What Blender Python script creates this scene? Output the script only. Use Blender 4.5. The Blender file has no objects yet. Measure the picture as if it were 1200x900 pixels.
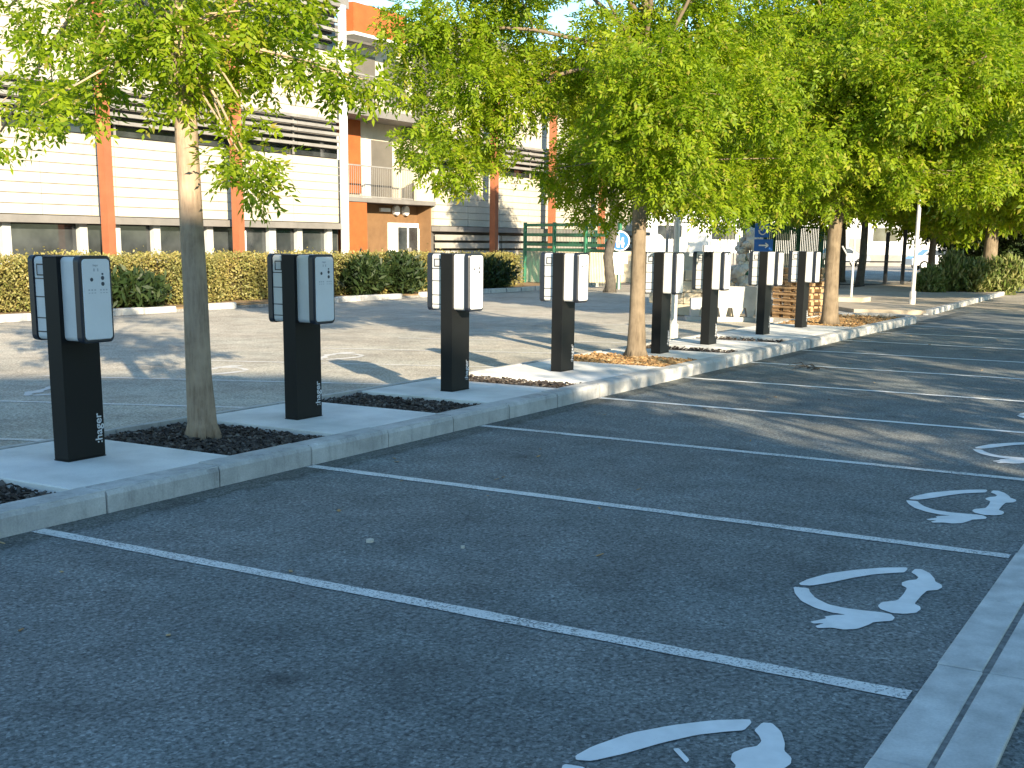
import bpy, math, random
import numpy as np
from mathutils import Vector, Matrix
R = math.radians
random.seed(7)
scene = bpy.context.scene

# ---------------------------------------------------------------- camera
cam_d = bpy.data.cameras.new("camera"); cam = bpy.data.objects.new("camera", cam_d)
scene.collection.objects.link(cam)
cam_d.sensor_width = 36.0; cam_d.lens = 42.80; cam_d.shift_y = 0.1014
cam_d.clip_start = 0.05; cam_d.clip_end = 2000
_r = Vector((0.50249106, -0.86450316, 0.01170520)); _u = Vector((0.16667969, 0.11014913, 0.97983930))
_f = Vector((0.84836349, 0.49040947, -0.19944407))
mw = Matrix((_r, _u, -_f)).transposed().to_4x4(); mw.translation = Vector((-4.63479, -5.92280, 1.70972))
cam.matrix_world = mw
scene.camera = cam

# ---------------------------------------------------------------- world, sun, exposure
SUN_EL = R(18.3); SUN_PHI = R(51.5)                 # light travels towards (cos phi, sin phi)
world = bpy.data.worlds.new("World"); scene.world = world; world.use_nodes = True
wn = world.node_tree.nodes; wl = world.node_tree.links
bg = wn.get("Background") or wn.new("ShaderNodeBackground")
out = wn.get("World Output") or wn.new("ShaderNodeOutputWorld")
sky = wn.new("ShaderNodeTexSky"); sky.sky_type = 'NISHITA'; sky.sun_disc = False
sky.sun_elevation = SUN_EL
# nishita: rotation 0 = sun at +Y, turning clockwise seen from above
sdir = Vector((-math.cos(SUN_PHI) * math.cos(SUN_EL), -math.sin(SUN_PHI) * math.cos(SUN_EL), math.sin(SUN_EL)))
sky.sun_rotation = math.atan2(sdir.x, sdir.y)
sky.air_density = 1.0; sky.dust_density = 0.15; sky.ozone_density = 2.2; sky.altitude = 50
tint = wn.new("ShaderNodeMix"); tint.data_type = 'RGBA'; tint.blend_type = 'MULTIPLY'; tint.inputs[0].default_value = 1.0
tint.inputs[7].default_value = (0.84, 1.0, 1.0, 1); wl.new(sky.outputs[0], tint.inputs[6])
wl.new(tint.outputs[2], bg.inputs[0]); bg.inputs[1].default_value = 0.11
wl.new(bg.outputs[0], out.inputs[0])
sun_d = bpy.data.lights.new("sun", 'SUN'); sun = bpy.data.objects.new("sun", sun_d); scene.collection.objects.link(sun)
sun_d.energy = 5.0; sun_d.angle = R(0.55); sun_d.color = (1.0, 0.84, 0.60)
sun.rotation_euler = sdir.to_track_quat('Z', 'Y').to_euler()
sun.location = (-20, -25, 20)
vs = scene.view_settings
vs.view_transform = 'Standard'; vs.look = 'None'; vs.gamma = 1.0; vs.use_curve_mapping = False
vs.exposure = 1.65
scene.cycles.max_bounces = 8; scene.cycles.transmission_bounces = 4; scene.cycles.diffuse_bounces = 4
scene.cycles.glossy_bounces = 3; scene.cycles.transparent_max_bounces = 8

# ---------------------------------------------------------------- helpers
COL = scene.collection
def link(o, parent=None):
    COL.objects.link(o)
    if parent is not None: o.parent = parent
    return o
def tag(o, label=None, cat=None, group=None, kind=None):
    if label: o['label'] = label
    if cat: o['category'] = cat
    if group: o['group'] = group
    if kind: o['kind'] = kind
    return o
def empty(name, label, cat, loc=(0, 0, 0), rz=0, group=None):
    o = bpy.data.objects.new(name, None); o.empty_display_size = .2
    o.location = loc; o.rotation_euler = (0, 0, rz); link(o)
    return tag(o, label, cat, group)
def dup(root, loc, rz, label, group=None):
    r = root.copy(); COL.objects.link(r); r.location = loc; r.rotation_euler = (0, 0, rz); r['label'] = label
    if group: r['group'] = group
    for ch in list(root.children):
        c = ch.copy(); COL.objects.link(c); c.parent = r
        for g in list(ch.children):
            d = g.copy(); COL.objects.link(d); d.parent = c
    return r

class MB:
    """collects vertices and faces, then links them as one mesh object"""
    def __init__(s): s.v = []; s.f = []; s.m = []
    def add(s, vs, fs, mi=0):
        o = len(s.v); s.v += [tuple(v) for v in vs]; s.f += [tuple(i + o for i in f) for f in fs]; s.m += [mi] * len(fs); return s
    def box(s, c, d, rz=0, rx=0, ry=0, mi=0, taper=1.0):
        hx, hy, hz = d[0] / 2, d[1] / 2, d[2] / 2
        vs = [Vector((x * (taper if z > 0 else 1), y * (taper if z > 0 else 1), z)) for z in (-hz, hz) for x, y in ((-hx, -hy), (hx, -hy), (hx, hy), (-hx, hy))]
        if rz or rx or ry:
            m = Matrix.Rotation(rz, 3, 'Z') @ Matrix.Rotation(ry, 3, 'Y') @ Matrix.Rotation(rx, 3, 'X')
            vs = [m @ v for v in vs]
        vs = [v + Vector(c) for v in vs]
        return s.add(vs, [(0, 3, 2, 1), (4, 5, 6, 7), (0, 1, 5, 4), (1, 2, 6, 5), (2, 3, 7, 6), (3, 0, 4, 7)], mi)
    def tube(s, pts, rad, n=8, cap=True, mi=0, wob=0):
        pts = [Vector(p) for p in pts]; rings = []
        up = Vector((.31, .17, 1)).normalized()
        prev = None
        for i, p in enumerate(pts):
            t = (pts[min(i + 1, len(pts) - 1)] - pts[max(i - 1, 0)]).normalized()
            if prev is None:
                a = t.orthogonal().normalized()
            else:
                a = (prev - t * prev.dot(t)).normalized()
            prev = a; b = t.cross(a); ring = []
            for k in range(n):
                an = 2 * math.pi * k / n; rr = rad[i] * (1 + wob * math.sin(3 * an + i * 1.3) + wob * .7 * math.sin(5 * an - i * .8))
                ring.append(p + (a * math.cos(an) + b * math.sin(an)) * rr)
            rings.append(ring)
        vs = [v for r in rings for v in r]; fs = []
        for i in range(len(rings) - 1):
            for k in range(n):
                fs.append((i * n + k, i * n + (k + 1) % n, (i + 1) * n + (k + 1) % n, (i + 1) * n + k))
        if cap:
            fs.append(tuple(range(n - 1, -1, -1))); fs.append(tuple((len(rings) - 1) * n + k for k in range(n)))
        return s.add(vs, fs, mi)
    def prism(s, poly, z0, z1, mi=0):
        n = len(poly)
        vs = [(x, y, z0) for x, y in poly] + [(x, y, z1) for x, y in poly]
        fs = [tuple(range(n - 1, -1, -1)), tuple(range(n, 2 * n))] + [(i, (i + 1) % n, n + (i + 1) % n, n + i) for i in range(n)]
        return s.add(vs, fs, mi)
    def mesh(s, name, mats, smooth=False):
        me = bpy.data.meshes.new(name); me.from_pydata(s.v, [], s.f)
        for m in (mats if isinstance(mats, (list, tuple)) else [mats]): me.materials.append(m)
        if any(s.m): me.polygons.foreach_set('material_index', s.m)
        if smooth: me.polygons.foreach_set('use_smooth', [True] * len(me.polygons))
        me.update(); return me
    def build(s, name, mats, parent=None, loc=None, smooth=False):
        o = bpy.data.objects.new(name, s.mesh(name, mats, smooth)); link(o, parent)
        if loc is not None: o.location = loc
        return o
_cache = {}
def boxpart(name, c, d, m, parent, bevel=0.0, rz=0):
    """one box object; alike boxes share their mesh"""
    key = (name, tuple(round(x, 4) for x in d), m.name, bevel)
    if key not in _cache:
        if bevel:
            b = MB(); chamfer_box(b, d, bevel); _cache[key] = b.mesh(name, m)
        else: _cache[key] = MB().box((0, 0, 0), d).mesh(name, m)
    o = bpy.data.objects.new(name, _cache[key]); link(o, parent); o.location = c
    if rz: o.rotation_euler = (0, 0, rz)
    return o
def chamfer_box(b, d, bv):
    hx, hy, hz = d[0] / 2, d[1] / 2, d[2] / 2
    vs = []
    for z, k in ((-hz, bv), (-hz + bv, 0), (hz - bv, 0), (hz, bv)):
        vs += [(-hx + k, -hy + k, z), (hx - k, -hy + k, z), (hx - k, hy - k, z), (-hx + k, hy - k, z)]
    fs = [(3, 2, 1, 0), (12, 13, 14, 15)]
    for i in range(3):
        for k in range(4): fs.append((i * 4 + k, i * 4 + (k + 1) % 4, i * 4 + 4 + (k + 1) % 4, i * 4 + 4 + k))
    b.add(vs, fs)
def rrect(w, h, r, n=5):
    """rounded rectangle outline, counter clockwise"""
    p = []
    for cx, cy, a0 in ((w / 2 - r, -h / 2 + r, -90), (w / 2 - r, h / 2 - r, 0), (-w / 2 + r, h / 2 - r, 90), (-w / 2 + r, -h / 2 + r, 180)):
        for i in range(n + 1):
            a = R(a0 + 90 * i / n); p.append((cx + r * math.cos(a), cy + r * math.sin(a)))
    return p
def slab_y(b, w, h, r, y0, y1, bv, mi=0, cx=0, cz=0):
    """rounded rectangle slab standing in the xz plane from y1 (back) to y0 (front, smaller y), front edge chamfered"""
    o0 = rrect(w, h, r); o1 = rrect(w - 2 * bv, h - 2 * bv, max(r - bv, .002)); n = len(o0)
    vs = [(x + cx, y1, z + cz) for x, z in o0] + [(x + cx, y0 + bv, z + cz) for x, z in o0] + [(x + cx, y0, z + cz) for x, z in o1]
    fs = [tuple(range(n))[::-1], tuple(range(2 * n, 3 * n))]
    for L in (0, 1):
        for i in range(n): fs.append((L * n + i, L * n + (i + 1) % n, (L + 1) * n + (i + 1) % n, (L + 1) * n + i))
    b.add(vs, fs, mi)

# ---------------------------------------------------------------- materials
def newmat(name):
    m = bpy.data.materials.new(name); m.use_nodes = True
    nt = m.node_tree; return m, nt, nt.nodes, nt.links, nt.nodes['Principled BSDF']
def ramp(N, L, fac, stops):
    r = N.new('ShaderNodeValToRGB'); e = r.color_ramp.elements
    e[0].position, e[0].color = stops[0][0], (*stops[0][1], 1); e[1].position, e[1].color = stops[-1][0], (*stops[-1][1], 1)
    for p, c in stops[1:-1]: x = e.new(p); x.color = (*c, 1)
    L.new(fac, r.inputs[0]); return r.outputs[0]
def pos(N, L, scale=(1, 1, 1)):
    g = N.new('ShaderNodeNewGeometry'); m = N.new('ShaderNodeMapping'); m.inputs['Scale'].default_value = scale
    L.new(g.outputs['Position'], m.inputs[0]); return m.outputs[0]
def objpos(N, L, scale=(1, 1, 1)):
    g = N.new('ShaderNodeTexCoord'); m = N.new('ShaderNodeMapping'); m.inputs['Scale'].default_value = scale
    L.new(g.outputs['Object'], m.inputs[0]); return m.outputs[0]
def noise(N, L, v, scale, detail=4, rough=.55):
    n = N.new('ShaderNodeTexNoise'); n.inputs['Scale'].default_value = scale; n.inputs['Detail'].default_value = detail
    n.inputs['Roughness'].default_value = rough
    L.new(v, n.inputs['Vector']); return n.outputs['Fac']
def mixc(N, L, fac, a, b, mode='MIX'):
    m = N.new('ShaderNodeMix'); m.data_type = 'RGBA'; m.blend_type = mode
    for sock, val in ((m.inputs[0], fac), (m.inputs[6], a), (m.inputs[7], b)):
        if isinstance(val, (int, float)): sock.default_value = val
        elif isinstance(val, tuple): sock.default_value = (*val, 1)
        else: L.new(val, sock)
    return m.outputs[2]
def mth(N, L, op, a, b=None):
    m = N.new('ShaderNodeMath'); m.operation = op
    for i, x in enumerate((a, b)):
        if x is None: continue
        if isinstance(x, (int, float)): m.inputs[i].default_value = x
        else: L.new(x, m.inputs[i])
    return m.outputs[0]
def bump(N, L, B, h, strength, dist=.01):
    b = N.new('ShaderNodeBump'); b.inputs['Strength'].default_value = strength; b.inputs['Distance'].default_value = dist
    L.new(h, b.inputs['Height']); L.new(b.outputs[0], B.inputs['Normal'])
def simple(name, c, rough=.6, var=.25, scale=3.0, spec=.4, metal=0.0, fine=60, bmp=.0, objspace=False):
    """plain colour with two scales of tonal wear"""
    m, nt, N, L, B = newmat(name)
    v = objpos(N, L) if objspace else pos(N, L)
    a = noise(N, L, v, scale, 5); f = noise(N, L, v, fine, 3)
    d = tuple(x * (1 - var) for x in c); h = tuple(min(1, x * (1 + var * .6)) for x in c)
    c1 = ramp(N, L, a, [(.3, d), (.7, h)])
    c2 = ramp(N, L, f, [(.3, (1 - var * .5,) * 3), (.7, (1, 1, 1))])
    L.new(mixc(N, L, 1.0, c1, c2, 'MULTIPLY'), B.inputs['Base Color'])
    B.inputs['Roughness'].default_value = rough; B.inputs['Specular IOR Level'].default_value = spec; B.inputs['Metallic'].default_value = metal
    if bmp: bump(N, L, B, f, bmp)
    return m
def asphalt(name, dark, mid, light, chip=95, patch=.35, kerb_dirt=False):
    m, nt, N, L, B = newmat(name)
    v = pos(N, L)
    vo = N.new('ShaderNodeTexVoronoi'); vo.inputs['Scale'].default_value = chip; L.new(v, vo.inputs['Vector'])
    sep = N.new('ShaderNodeSeparateColor'); L.new(vo.outputs['Color'], sep.inputs[0])
    c1 = ramp(N, L, sep.outputs[0], [(0, tuple(x * .55 for x in dark)), (.25, dark), (.6, mid), (.88, light), (1, tuple(min(1, x * 1.7) for x in light))])
    fine = noise(N, L, v, chip * .45, 3, .7)
    c1 = mixc(N, L, .55, c1, ramp(N, L, fine, [(.36, tuple(x * .45 for x in dark)), (.5, mid), (.66, tuple(x * 1.15 for x in light))]))
    big = noise(N, L, v, .45, 6, .62); mid2 = noise(N, L, v, 2.3, 6, .7)
    s = ramp(N, L, big, [(.3, (1 - patch,) * 3), (.5, (.97,) * 3), (.72, (1 + patch * .6,) * 3)])
    c2 = mixc(N, L, 1.0, c1, s, 'MULTIPLY')
    s2 = ramp(N, L, mid2, [(.30, (.72,) * 3), (.6, (1.08,) * 3)])
    c2 = mixc(N, L, 1.0, c2, s2, 'MULTIPLY')
    # slow drift between cool and warm tar, thin cracks
    c2 = mixc(N, L, 1.0, c2, ramp(N, L, noise(N, L, v, .8, 3), [(.35, (.98, 1.0, 1.01)), (.62, (1.03, 1.0, .99))]), 'MULTIPLY')
    ck = N.new('ShaderNodeTexVoronoi'); ck.feature = 'DISTANCE_TO_EDGE'; ck.inputs['Scale'].default_value = .42
    L.new(mixc(N, L, .10, v, noise(N, L, v, 3.5, 5, .7)), ck.inputs['Vector'])
    ckm = mth(N, L, 'ADD', ck.outputs['Distance'], mth(N, L, 'MULTIPLY', noise(N, L, v, .33, 2), .045))
    c2 = mixc(N, L, 1.0, c2, ramp(N, L, ckm, [(.010, (.68,) * 3), (.013, (1, 1, 1))]), 'MULTIPLY')
    # drips and oil spots
    sp = N.new('ShaderNodeTexVoronoi'); sp.inputs['Scale'].default_value = .9; sp.inputs['Randomness'].default_value = 1
    L.new(mixc(N, L, .06, v, mid2), sp.inputs['Vector'])
    sp2 = mth(N, L, 'ADD', sp.outputs['Distance'], mth(N, L, 'MULTIPLY', noise(N, L, v, 9, 4), .10))
    c2 = mixc(N, L, 1.0, c2, ramp(N, L, sp2, [(.085, (.62,) * 3), (.16, (1, 1, 1))]), 'MULTIPLY')
    # tyre-polished lanes across the stalls and dirt gathered at the kerb
    if kerb_dirt:
        sx = N.new('ShaderNodeSeparateXYZ'); L.new(v, sx.inputs[0])
        yy = mth(N, L, 'ADD', sx.outputs[1], mth(N, L, 'MULTIPLY', noise(N, L, v, 5, 4), .34))
        c2 = mixc(N, L, 1.0, c2, ramp(N, L, mth(N, L, 'ADD', yy, 1.0), [(.90, (1, 1, 1)), (1.04, (.80, .78, .74)), (1.16, (.5, .48, .45))]), 'MULTIPLY')
        tx = mth(N, L, 'ABSOLUTE', mth(N, L, 'SUBTRACT', mth(N, L, 'ABSOLUTE', mth(N, L, 'SUBTRACT', mth(N, L, 'MODULO', mth(N, L, 'ADD', sx.outputs[0], 25.0), 2.5), 1.25)), .75))
        tx = mth(N, L, 'ADD', tx, mth(N, L, 'MULTIPLY', big, .35))
        c2 = mixc(N, L, 1.0, c2, ramp(N, L, tx, [(.16, (1.10, 1.10, 1.09)), (.36, (.97, .97, .97))]), 'MULTIPLY')
    L.new(c2, B.inputs['Base Color']); B.inputs['Roughness'].default_value = .85; B.inputs['Specular IOR Level'].default_value = .25
    bump(N, L, B, fine, .5, .008)
    return m
m_asph = asphalt('asphalt_dark', (.100, .110, .109), (.164, .179, .177), (.26, .277, .274), 88, .25, True)
m_far = asphalt('asphalt_pale', (.30, .28, .235), (.43, .40, .335), (.55, .515, .44), 70, .25)
m_ground = asphalt('ground_pale', (.22, .20, .165), (.33, .30, .25), (.45, .41, .35), 40, .35)
def paint_mat(name, c, wear, under, scale=55):
    m, nt, N, L, B = newmat(name); v = pos(N, L)
    w = noise(N, L, v, scale, 4, .7); w2 = noise(N, L, v, 2.2, 4)
    k = mth(N, L, 'ADD', w, mth(N, L, 'MULTIPLY', w2, .35))
    fac = ramp(N, L, k, [(wear, (1, 1, 1)), (wear + .07, (0, 0, 0))])
    tone = ramp(N, L, noise(N, L, v, 8, 4), [(.3, tuple(x * .82 for x in c)), (.7, c)])
    L.new(mixc(N, L, fac, tone, under), B.inputs['Base Color']); B.inputs['Roughness'].default_value = .7
    bump(N, L, B, w, .25, .004); return m
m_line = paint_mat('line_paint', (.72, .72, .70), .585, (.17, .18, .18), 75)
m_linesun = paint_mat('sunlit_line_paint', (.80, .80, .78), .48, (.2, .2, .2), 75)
m_linefar = paint_mat('far_line_paint', (.70, .69, .67), .60, (.40, .375, .32), 60)
m_faded = paint_mat('faded_paint', (.62, .61, .59), .52, (.33, .31, .27), 40)
m_symbol = paint_mat('symbol_paint', (.80, .80, .79), .44, (.30, .30, .30), 130)
m_conc = simple('pad_concrete', (.70, .69, .665), .85, .20, 2.2, .25, fine=90, bmp=.15)
m_pave = simple('pale_paving', (.40, .345, .27), .9, .22, 1.6, .15, fine=40, bmp=.3)
m_kerb = simple('kerb_concrete', (.40, .395, .38), .85, .48, 4.2, .25, fine=70, bmp=.25)
def streaked(name, c, rough, sx, stain, var=.3, dark=.55):
    """weathered surface with runs that hang straight down"""
    m, nt, N, L, B = newmat(name); v = pos(N, L); vs_ = pos(N, L, (sx, sx, stain))
    a = noise(N, L, v, 3.2, 6, .65); f = noise(N, L, v, 80, 3); s = noise(N, L, vs_, 1.0, 5, .7)
    c1 = ramp(N, L, a, [(.3, tuple(x * (1 - var) for x in c)), (.7, tuple(min(1, x * (1 + var * .5)) for x in c))])
    c1 = mixc(N, L, 1.0, c1, ramp(N, L, s, [(.30, (dark,) * 3), (.48, (1, 1, 1)), (.66, (1, 1, 1)), (.74, (1.35,) * 3)]), 'MULTIPLY')
    c1 = mixc(N, L, 1.0, c1, ramp(N, L, f, [(.3, (.86,) * 3), (.7, (1.04,) * 3)]), 'MULTIPLY')
    L.new(c1, B.inputs['Base Color']); B.inputs['Roughness'].default_value = rough; B.inputs['Specular IOR Level'].default_value = .25
    bump(N, L, B, f, .25); return m
m_kerb = streaked('kerb_concrete', (.49, .485, .47), .85, 7.0, 1.2, .30, .66)
m_slab = simple('slab_concrete', (.56, .56, .545), .85, .28, 5.5, .25, fine=85, bmp=.25)
m_mortar = simple('mortar', (.52, .51, .49), .9, .3, 9, .2)
m_dirtjoint = simple('joint_dirt', (.27, .27, .26), .95, .4, 25, .1, fine=150, bmp=.5)
m_soil = simple('bed_soil', (.045, .037, .030), .95, .4, 6, .1, fine=60, bmp=.6)
m_tan = simple('dry_soil', (.30, .21, .12), .95, .35, 4, .1, fine=50, bmp=.6)
def chip_mat(name, cols):
    m, nt, N, L, B = newmat(name); g = N.new('ShaderNodeNewGeometry')
    n = len(cols); L.new(ramp(N, L, g.outputs['Random Per Island'], [(i / (n - 1), c) for i, c in enumerate(cols)]), B.inputs['Base Color'])
    B.inputs['Roughness'].default_value = .8; B.inputs['Specular IOR Level'].default_value = .3; return m
m_mulch = chip_mat('mulch_chips', [(.020, .016, .014), (.045, .034, .028), (.07, .055, .045), (.035, .03, .028), (.16, .14, .12)])
m_litter = chip_mat('dry_leaves', [(.30, .17, .07), (.40, .25, .11), (.22, .12, .05), (.48, .36, .2)])
m_black = simple('black_powder_coat', (.007, .0075, .008), .5, .25, 2, .22, fine=300)
m_white = simple('white_casing', (.52, .53, .54), .42, .09, 4, .5)
m_face = simple('front_cover', (.66, .665, .67), .28, .06, 3, .5)
m_navy = simple('gasket_black', (.014, .018, .028), .35, .2, 5, .5)
m_icon = simple('icon_print', (.05, .055, .065), .5, .1, 8)
m_iconlight = simple('icon_print_pale', (.42, .43, .45), .5, .1, 8)
m_logo = simple('logo_print', (.55, .56, .58), .5, .1, 20)
m_cream = streaked('cream_cladding', (.50, .465, .385), .55, 3.0, .35, .06, .90)
m_paleslat = simple('pale_slat', (.36, .34, .31), .6, .15, 3)
m_greymetal = simple('grey_metal', (.26, .25, .235), .5, .2, 2, .5)
m_soffit = simple('grey_soffit', (.20, .19, .18), .6, .15, 2)
m_dark = simple('grey_brown_backing', (.12, .112, .105), .6, .2, 2)
m_orange = simple('orange_render', (.36, .10, .03), .8, .14, 2.5, .25, fine=50, bmp=.1)
m_column = simple('orange_column', (.30, .105, .05), .65, .12, 3, .35)
m_brown = simple('brown_render', (.19, .11, .055), .8, .15, 3, .25, fine=50, bmp=.1)
m_frame = simple('white_frame', (.72, .73, .74), .45, .1, 4)
m_blind = simple('grey_blind', (.13, .12, .105), .6, .15, 2)
m_pole = simple('pale_galvanised', (.55, .55, .53), .45, .15, 5, .5, .2)
m_green = simple('green_fence', (.035, .17, .10), .5, .2, 4)
m_blackmetal = simple('black_railing', (.02, .022, .024), .5, .2, 6)
m_blue = simple('sign_blue', (.02, .13, .48), .4, .1, 6)
m_signwhite = simple('sign_white', (.78, .78, .77), .4, .08, 6)
m_stone = simple('pale_stone', (.66, .61, .53), .9, .3, 5, .2, fine=40, bmp=.5)
m_block = simple('cream_block', (.55, .48, .36), .9, .2, 3, .2, fine=40, bmp=.3)
m_barrier = simple('grey_concrete', (.46, .455, .44), .85, .2, 4, .25)
m_wood = simple('pallet_wood', (.44, .29, .16), .8, .3, 5, .2, fine=40)
m_far_white = simple('far_render', (.66, .66, .66), .8, .1, 1.2)
m_shade_bldg = simple('behind_render', (.34, .32, .30), .85, .1, 1)
m_tyre = simple('tyre_rubber', (.02, .02, .02), .8, .2, 8)
m_rim = simple('rim_metal', (.5, .5, .52), .35, .1, 8, .5, .8)
def glass_mat():
    m, nt, N, L, B = newmat('dark_glass'); v = pos(N, L)
    L.new(ramp(N, L, noise(N, L, v, 1.1, 3), [(.35, (.018, .022, .026)), (.7, (.06, .068, .07))]), B.inputs['Base Color'])
    B.inputs['Roughness'].default_value = .06; B.inputs['Specular IOR Level'].default_value = .7; return m
m_glass = glass_mat()
def paint_car(name, c):
    m, nt, N, L, B = newmat(name); B.inputs['Base Color'].default_value = (*c, 1); B.inputs['Roughness'].default_value = .25
    B.inputs['Coat Weight'].default_value = .6; return m
m_carwhite = paint_car('car_paint_white', (.7, .7, .7)); m_cargrey = paint_car('car_paint_grey', (.28, .30, .34))
def bark_mat(name, a, b, sc=1.0):
    m, nt, N, L, B = newmat(name); v = pos(N, L, (1, 1, .16)); v2 = pos(N, L)
    f = noise(N, L, v, 38 * sc, 6, .65); g = noise(N, L, v2, 5, 4)
    c = mixc(N, L, ramp(N, L, g, [(.4, (0, 0, 0)), (.65, (.6,) * 3)]), ramp(N, L, f, [(.3, a), (.7, b)]), tuple(x * 1.25 for x in b))
    L.new(c, B.inputs['Base Color']); B.inputs['Roughness'].default_value = .9; B.inputs['Specular IOR Level'].default_value = .15
    bump(N, L, B, f, .7, .012); return m
m_bark = bark_mat('smooth_bark', (.21, .15, .105), (.35, .265, .19))
m_bark2 = bark_mat('pale_bark', (.095, .072, .05), (.19, .15, .105), .7)
m_barkd = bark_mat('dark_bark', (.05, .045, .04), (.10, .09, .075))
def leaf_mat(name, cols, trans, tfac=.38, rough=.5):
    m, nt, N, L, B = newmat(name); g = N.new('ShaderNodeNewGeometry')
    n = len(cols); c = ramp(N, L, g.outputs['Random Per Island'], [(i / (n - 1), q) for i, q in enumerate(cols)])
    cl = noise(N, L, pos(N, L), 1.3, 3)
    c = mixc(N, L, 1.0, c, ramp(N, L, cl, [(.35, (.72, .82, .8)), (.65, (1.12, 1.06, 1.0))]), 'MULTIPLY')
    L.new(c, B.inputs['Base Color']); B.inputs['Roughness'].default_value = rough; B.inputs['Specular IOR Level'].default_value = .3
    t = N.new('ShaderNodeBsdfTranslucent'); L.new(mixc(N, L, 1.0, c, trans, 'MULTIPLY'), t.inputs[0])
    mx = N.new('ShaderNodeMixShader'); mx.inputs[0].default_value = tfac
    L.new(B.outputs[0], mx.inputs[1]); L.new(t.outputs[0], mx.inputs[2]); L.new(mx.outputs[0], N['Material Output'].inputs[0]); return m
m_leaf = leaf_mat('ash_leaves', [(.16, .245, .012), (.225, .32, .012), (.30, .375, .018), (.195, .285, .012), (.12, .195, .011), (.265, .35, .016), (.32, .28, .06)], (1.5, 1.5, .7), .55)
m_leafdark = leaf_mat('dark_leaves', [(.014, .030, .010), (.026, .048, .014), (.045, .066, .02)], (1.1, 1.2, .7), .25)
m_hedge = leaf_mat('hedge_leaves', [(.23, .20, .06), (.30, .25, .085), (.19, .20, .055), (.35, .30, .13), (.15, .16, .04)], (1.2, 1.1, .6), .25)
m_hedgecore = simple('hedge_twigs', (.06, .05, .025), .95, .4, 10, .1)
m_bush = leaf_mat('bush_leaves', [(.10, .15, .03), (.16, .20, .05), (.26, .25, .10), (.07, .11, .025)], (1.2, 1.2, .7), .25)

m_mull = simple('grey_mullion', (.42, .43, .43), .5, .1, 4)
m_backing = simple('panel_backing', (.40, .36, .27), .7, .1, 3)
# ---------------------------------------------------------------- foliage generators
def leaf_mesh(name, blobs, seed, m, per=110, ll=.075, lw=.032, L=.20, pairs=4, squash=.85, droop=.55):
    """compound leaves (rachis with paired leaflets) spread through the given blobs (x,y,z,r,density)"""
    rng = np.random.default_rng(seed); P = []; A = []
    for x, y, z, r, dens in blobs:
        n = max(4, int(per * dens * (r / .4) ** 2))
        d = rng.normal(size=(n, 3)); d /= np.linalg.norm(d, axis=1)[:, None]
        rr = r * rng.uniform(.15, 1.12, n) ** .55
        p = d * rr[:, None]; p[:, 2] *= squash
        P.append(p + (x, y, z)); a = d.copy(); a[:, 2] *= .5
        a += rng.normal(size=(n, 3)) * .55; a[:, 2] -= droop
        A.append(a / np.linalg.norm(a, axis=1)[:, None])
    P = np.concatenate(P); A = np.concatenate(A); n = len(P)
    side = np.cross(A, rng.normal(size=(n, 3)) * .45 + np.array([0, 0, 1.0])); side /= np.linalg.norm(side, axis=1)[:, None] + 1e-9
    nor = np.cross(side, A)
    Ls = L * rng.uniform(.7, 1.25, n)
    quads = []
    specs = [(1.0, 0)] + [(t, s) for t in np.linspace(.28, .86, pairs) for s in (-1, 1)]
    for t, s in specs:
        base = P + A * (Ls * t)[:, None] - nor * (Ls * t * t * .25)[:, None]
        if s == 0: dr = A + nor * -.35
        else: dr = A * .62 + side * s * .8 - nor * rng.uniform(-.1, .45, n)[:, None]
        dr = dr + rng.normal(size=(n, 3)) * .16; dr /= np.linalg.norm(dr, axis=1)[:, None]
        wv = np.cross(dr, nor + rng.normal(size=(n, 3)) * .3); wv /= np.linalg.norm(wv, axis=1)[:, None] + 1e-9
        sc = rng.uniform(.75, 1.2, n)[:, None]
        tip = base + dr * ll * sc; mid = base + dr * ll * sc * .42
        quads.append(np.stack([base, mid + wv * lw * .5 * sc, tip, mid - wv * lw * .5 * sc], 1))
    Q = np.stack(quads, 1).reshape(-1, 4, 3)
    return quad_mesh(name, Q, m)
def quad_mesh(name, Q, m):
    nq = len(Q); me = bpy.data.meshes.new(name)
    me.vertices.add(nq * 4); me.vertices.foreach_set('co', Q.astype(np.float32).ravel())
    me.loops.add(nq * 4); me.loops.foreach_set('vertex_index', np.arange(nq * 4, dtype=np.int32))
    me.polygons.add(nq); me.polygons.foreach_set('loop_start', np.arange(0, nq * 4, 4, dtype=np.int32))
    try: me.polygons.foreach_set('loop_total', np.full(nq, 4, dtype=np.int32))
    except Exception: pass
    me.materials.append(m); me.update(calc_edges=True); me.validate(); return me
def clump_quads(P, rng, l, w):
    n = len(P); d = rng.normal(size=(n, 3)); d /= np.linalg.norm(d, axis=1)[:, None]
    s = np.cross(d, rng.normal(size=(n, 3))); s /= np.linalg.norm(s, axis=1)[:, None] + 1e-9
    k = rng.uniform(.6, 1.3, n)[:, None]
    return np.stack([P - d * l * .5 * k, P + s * w * .5 * k, P + d * l * .5 * k, P - s * w * .5 * k], 1)
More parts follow.
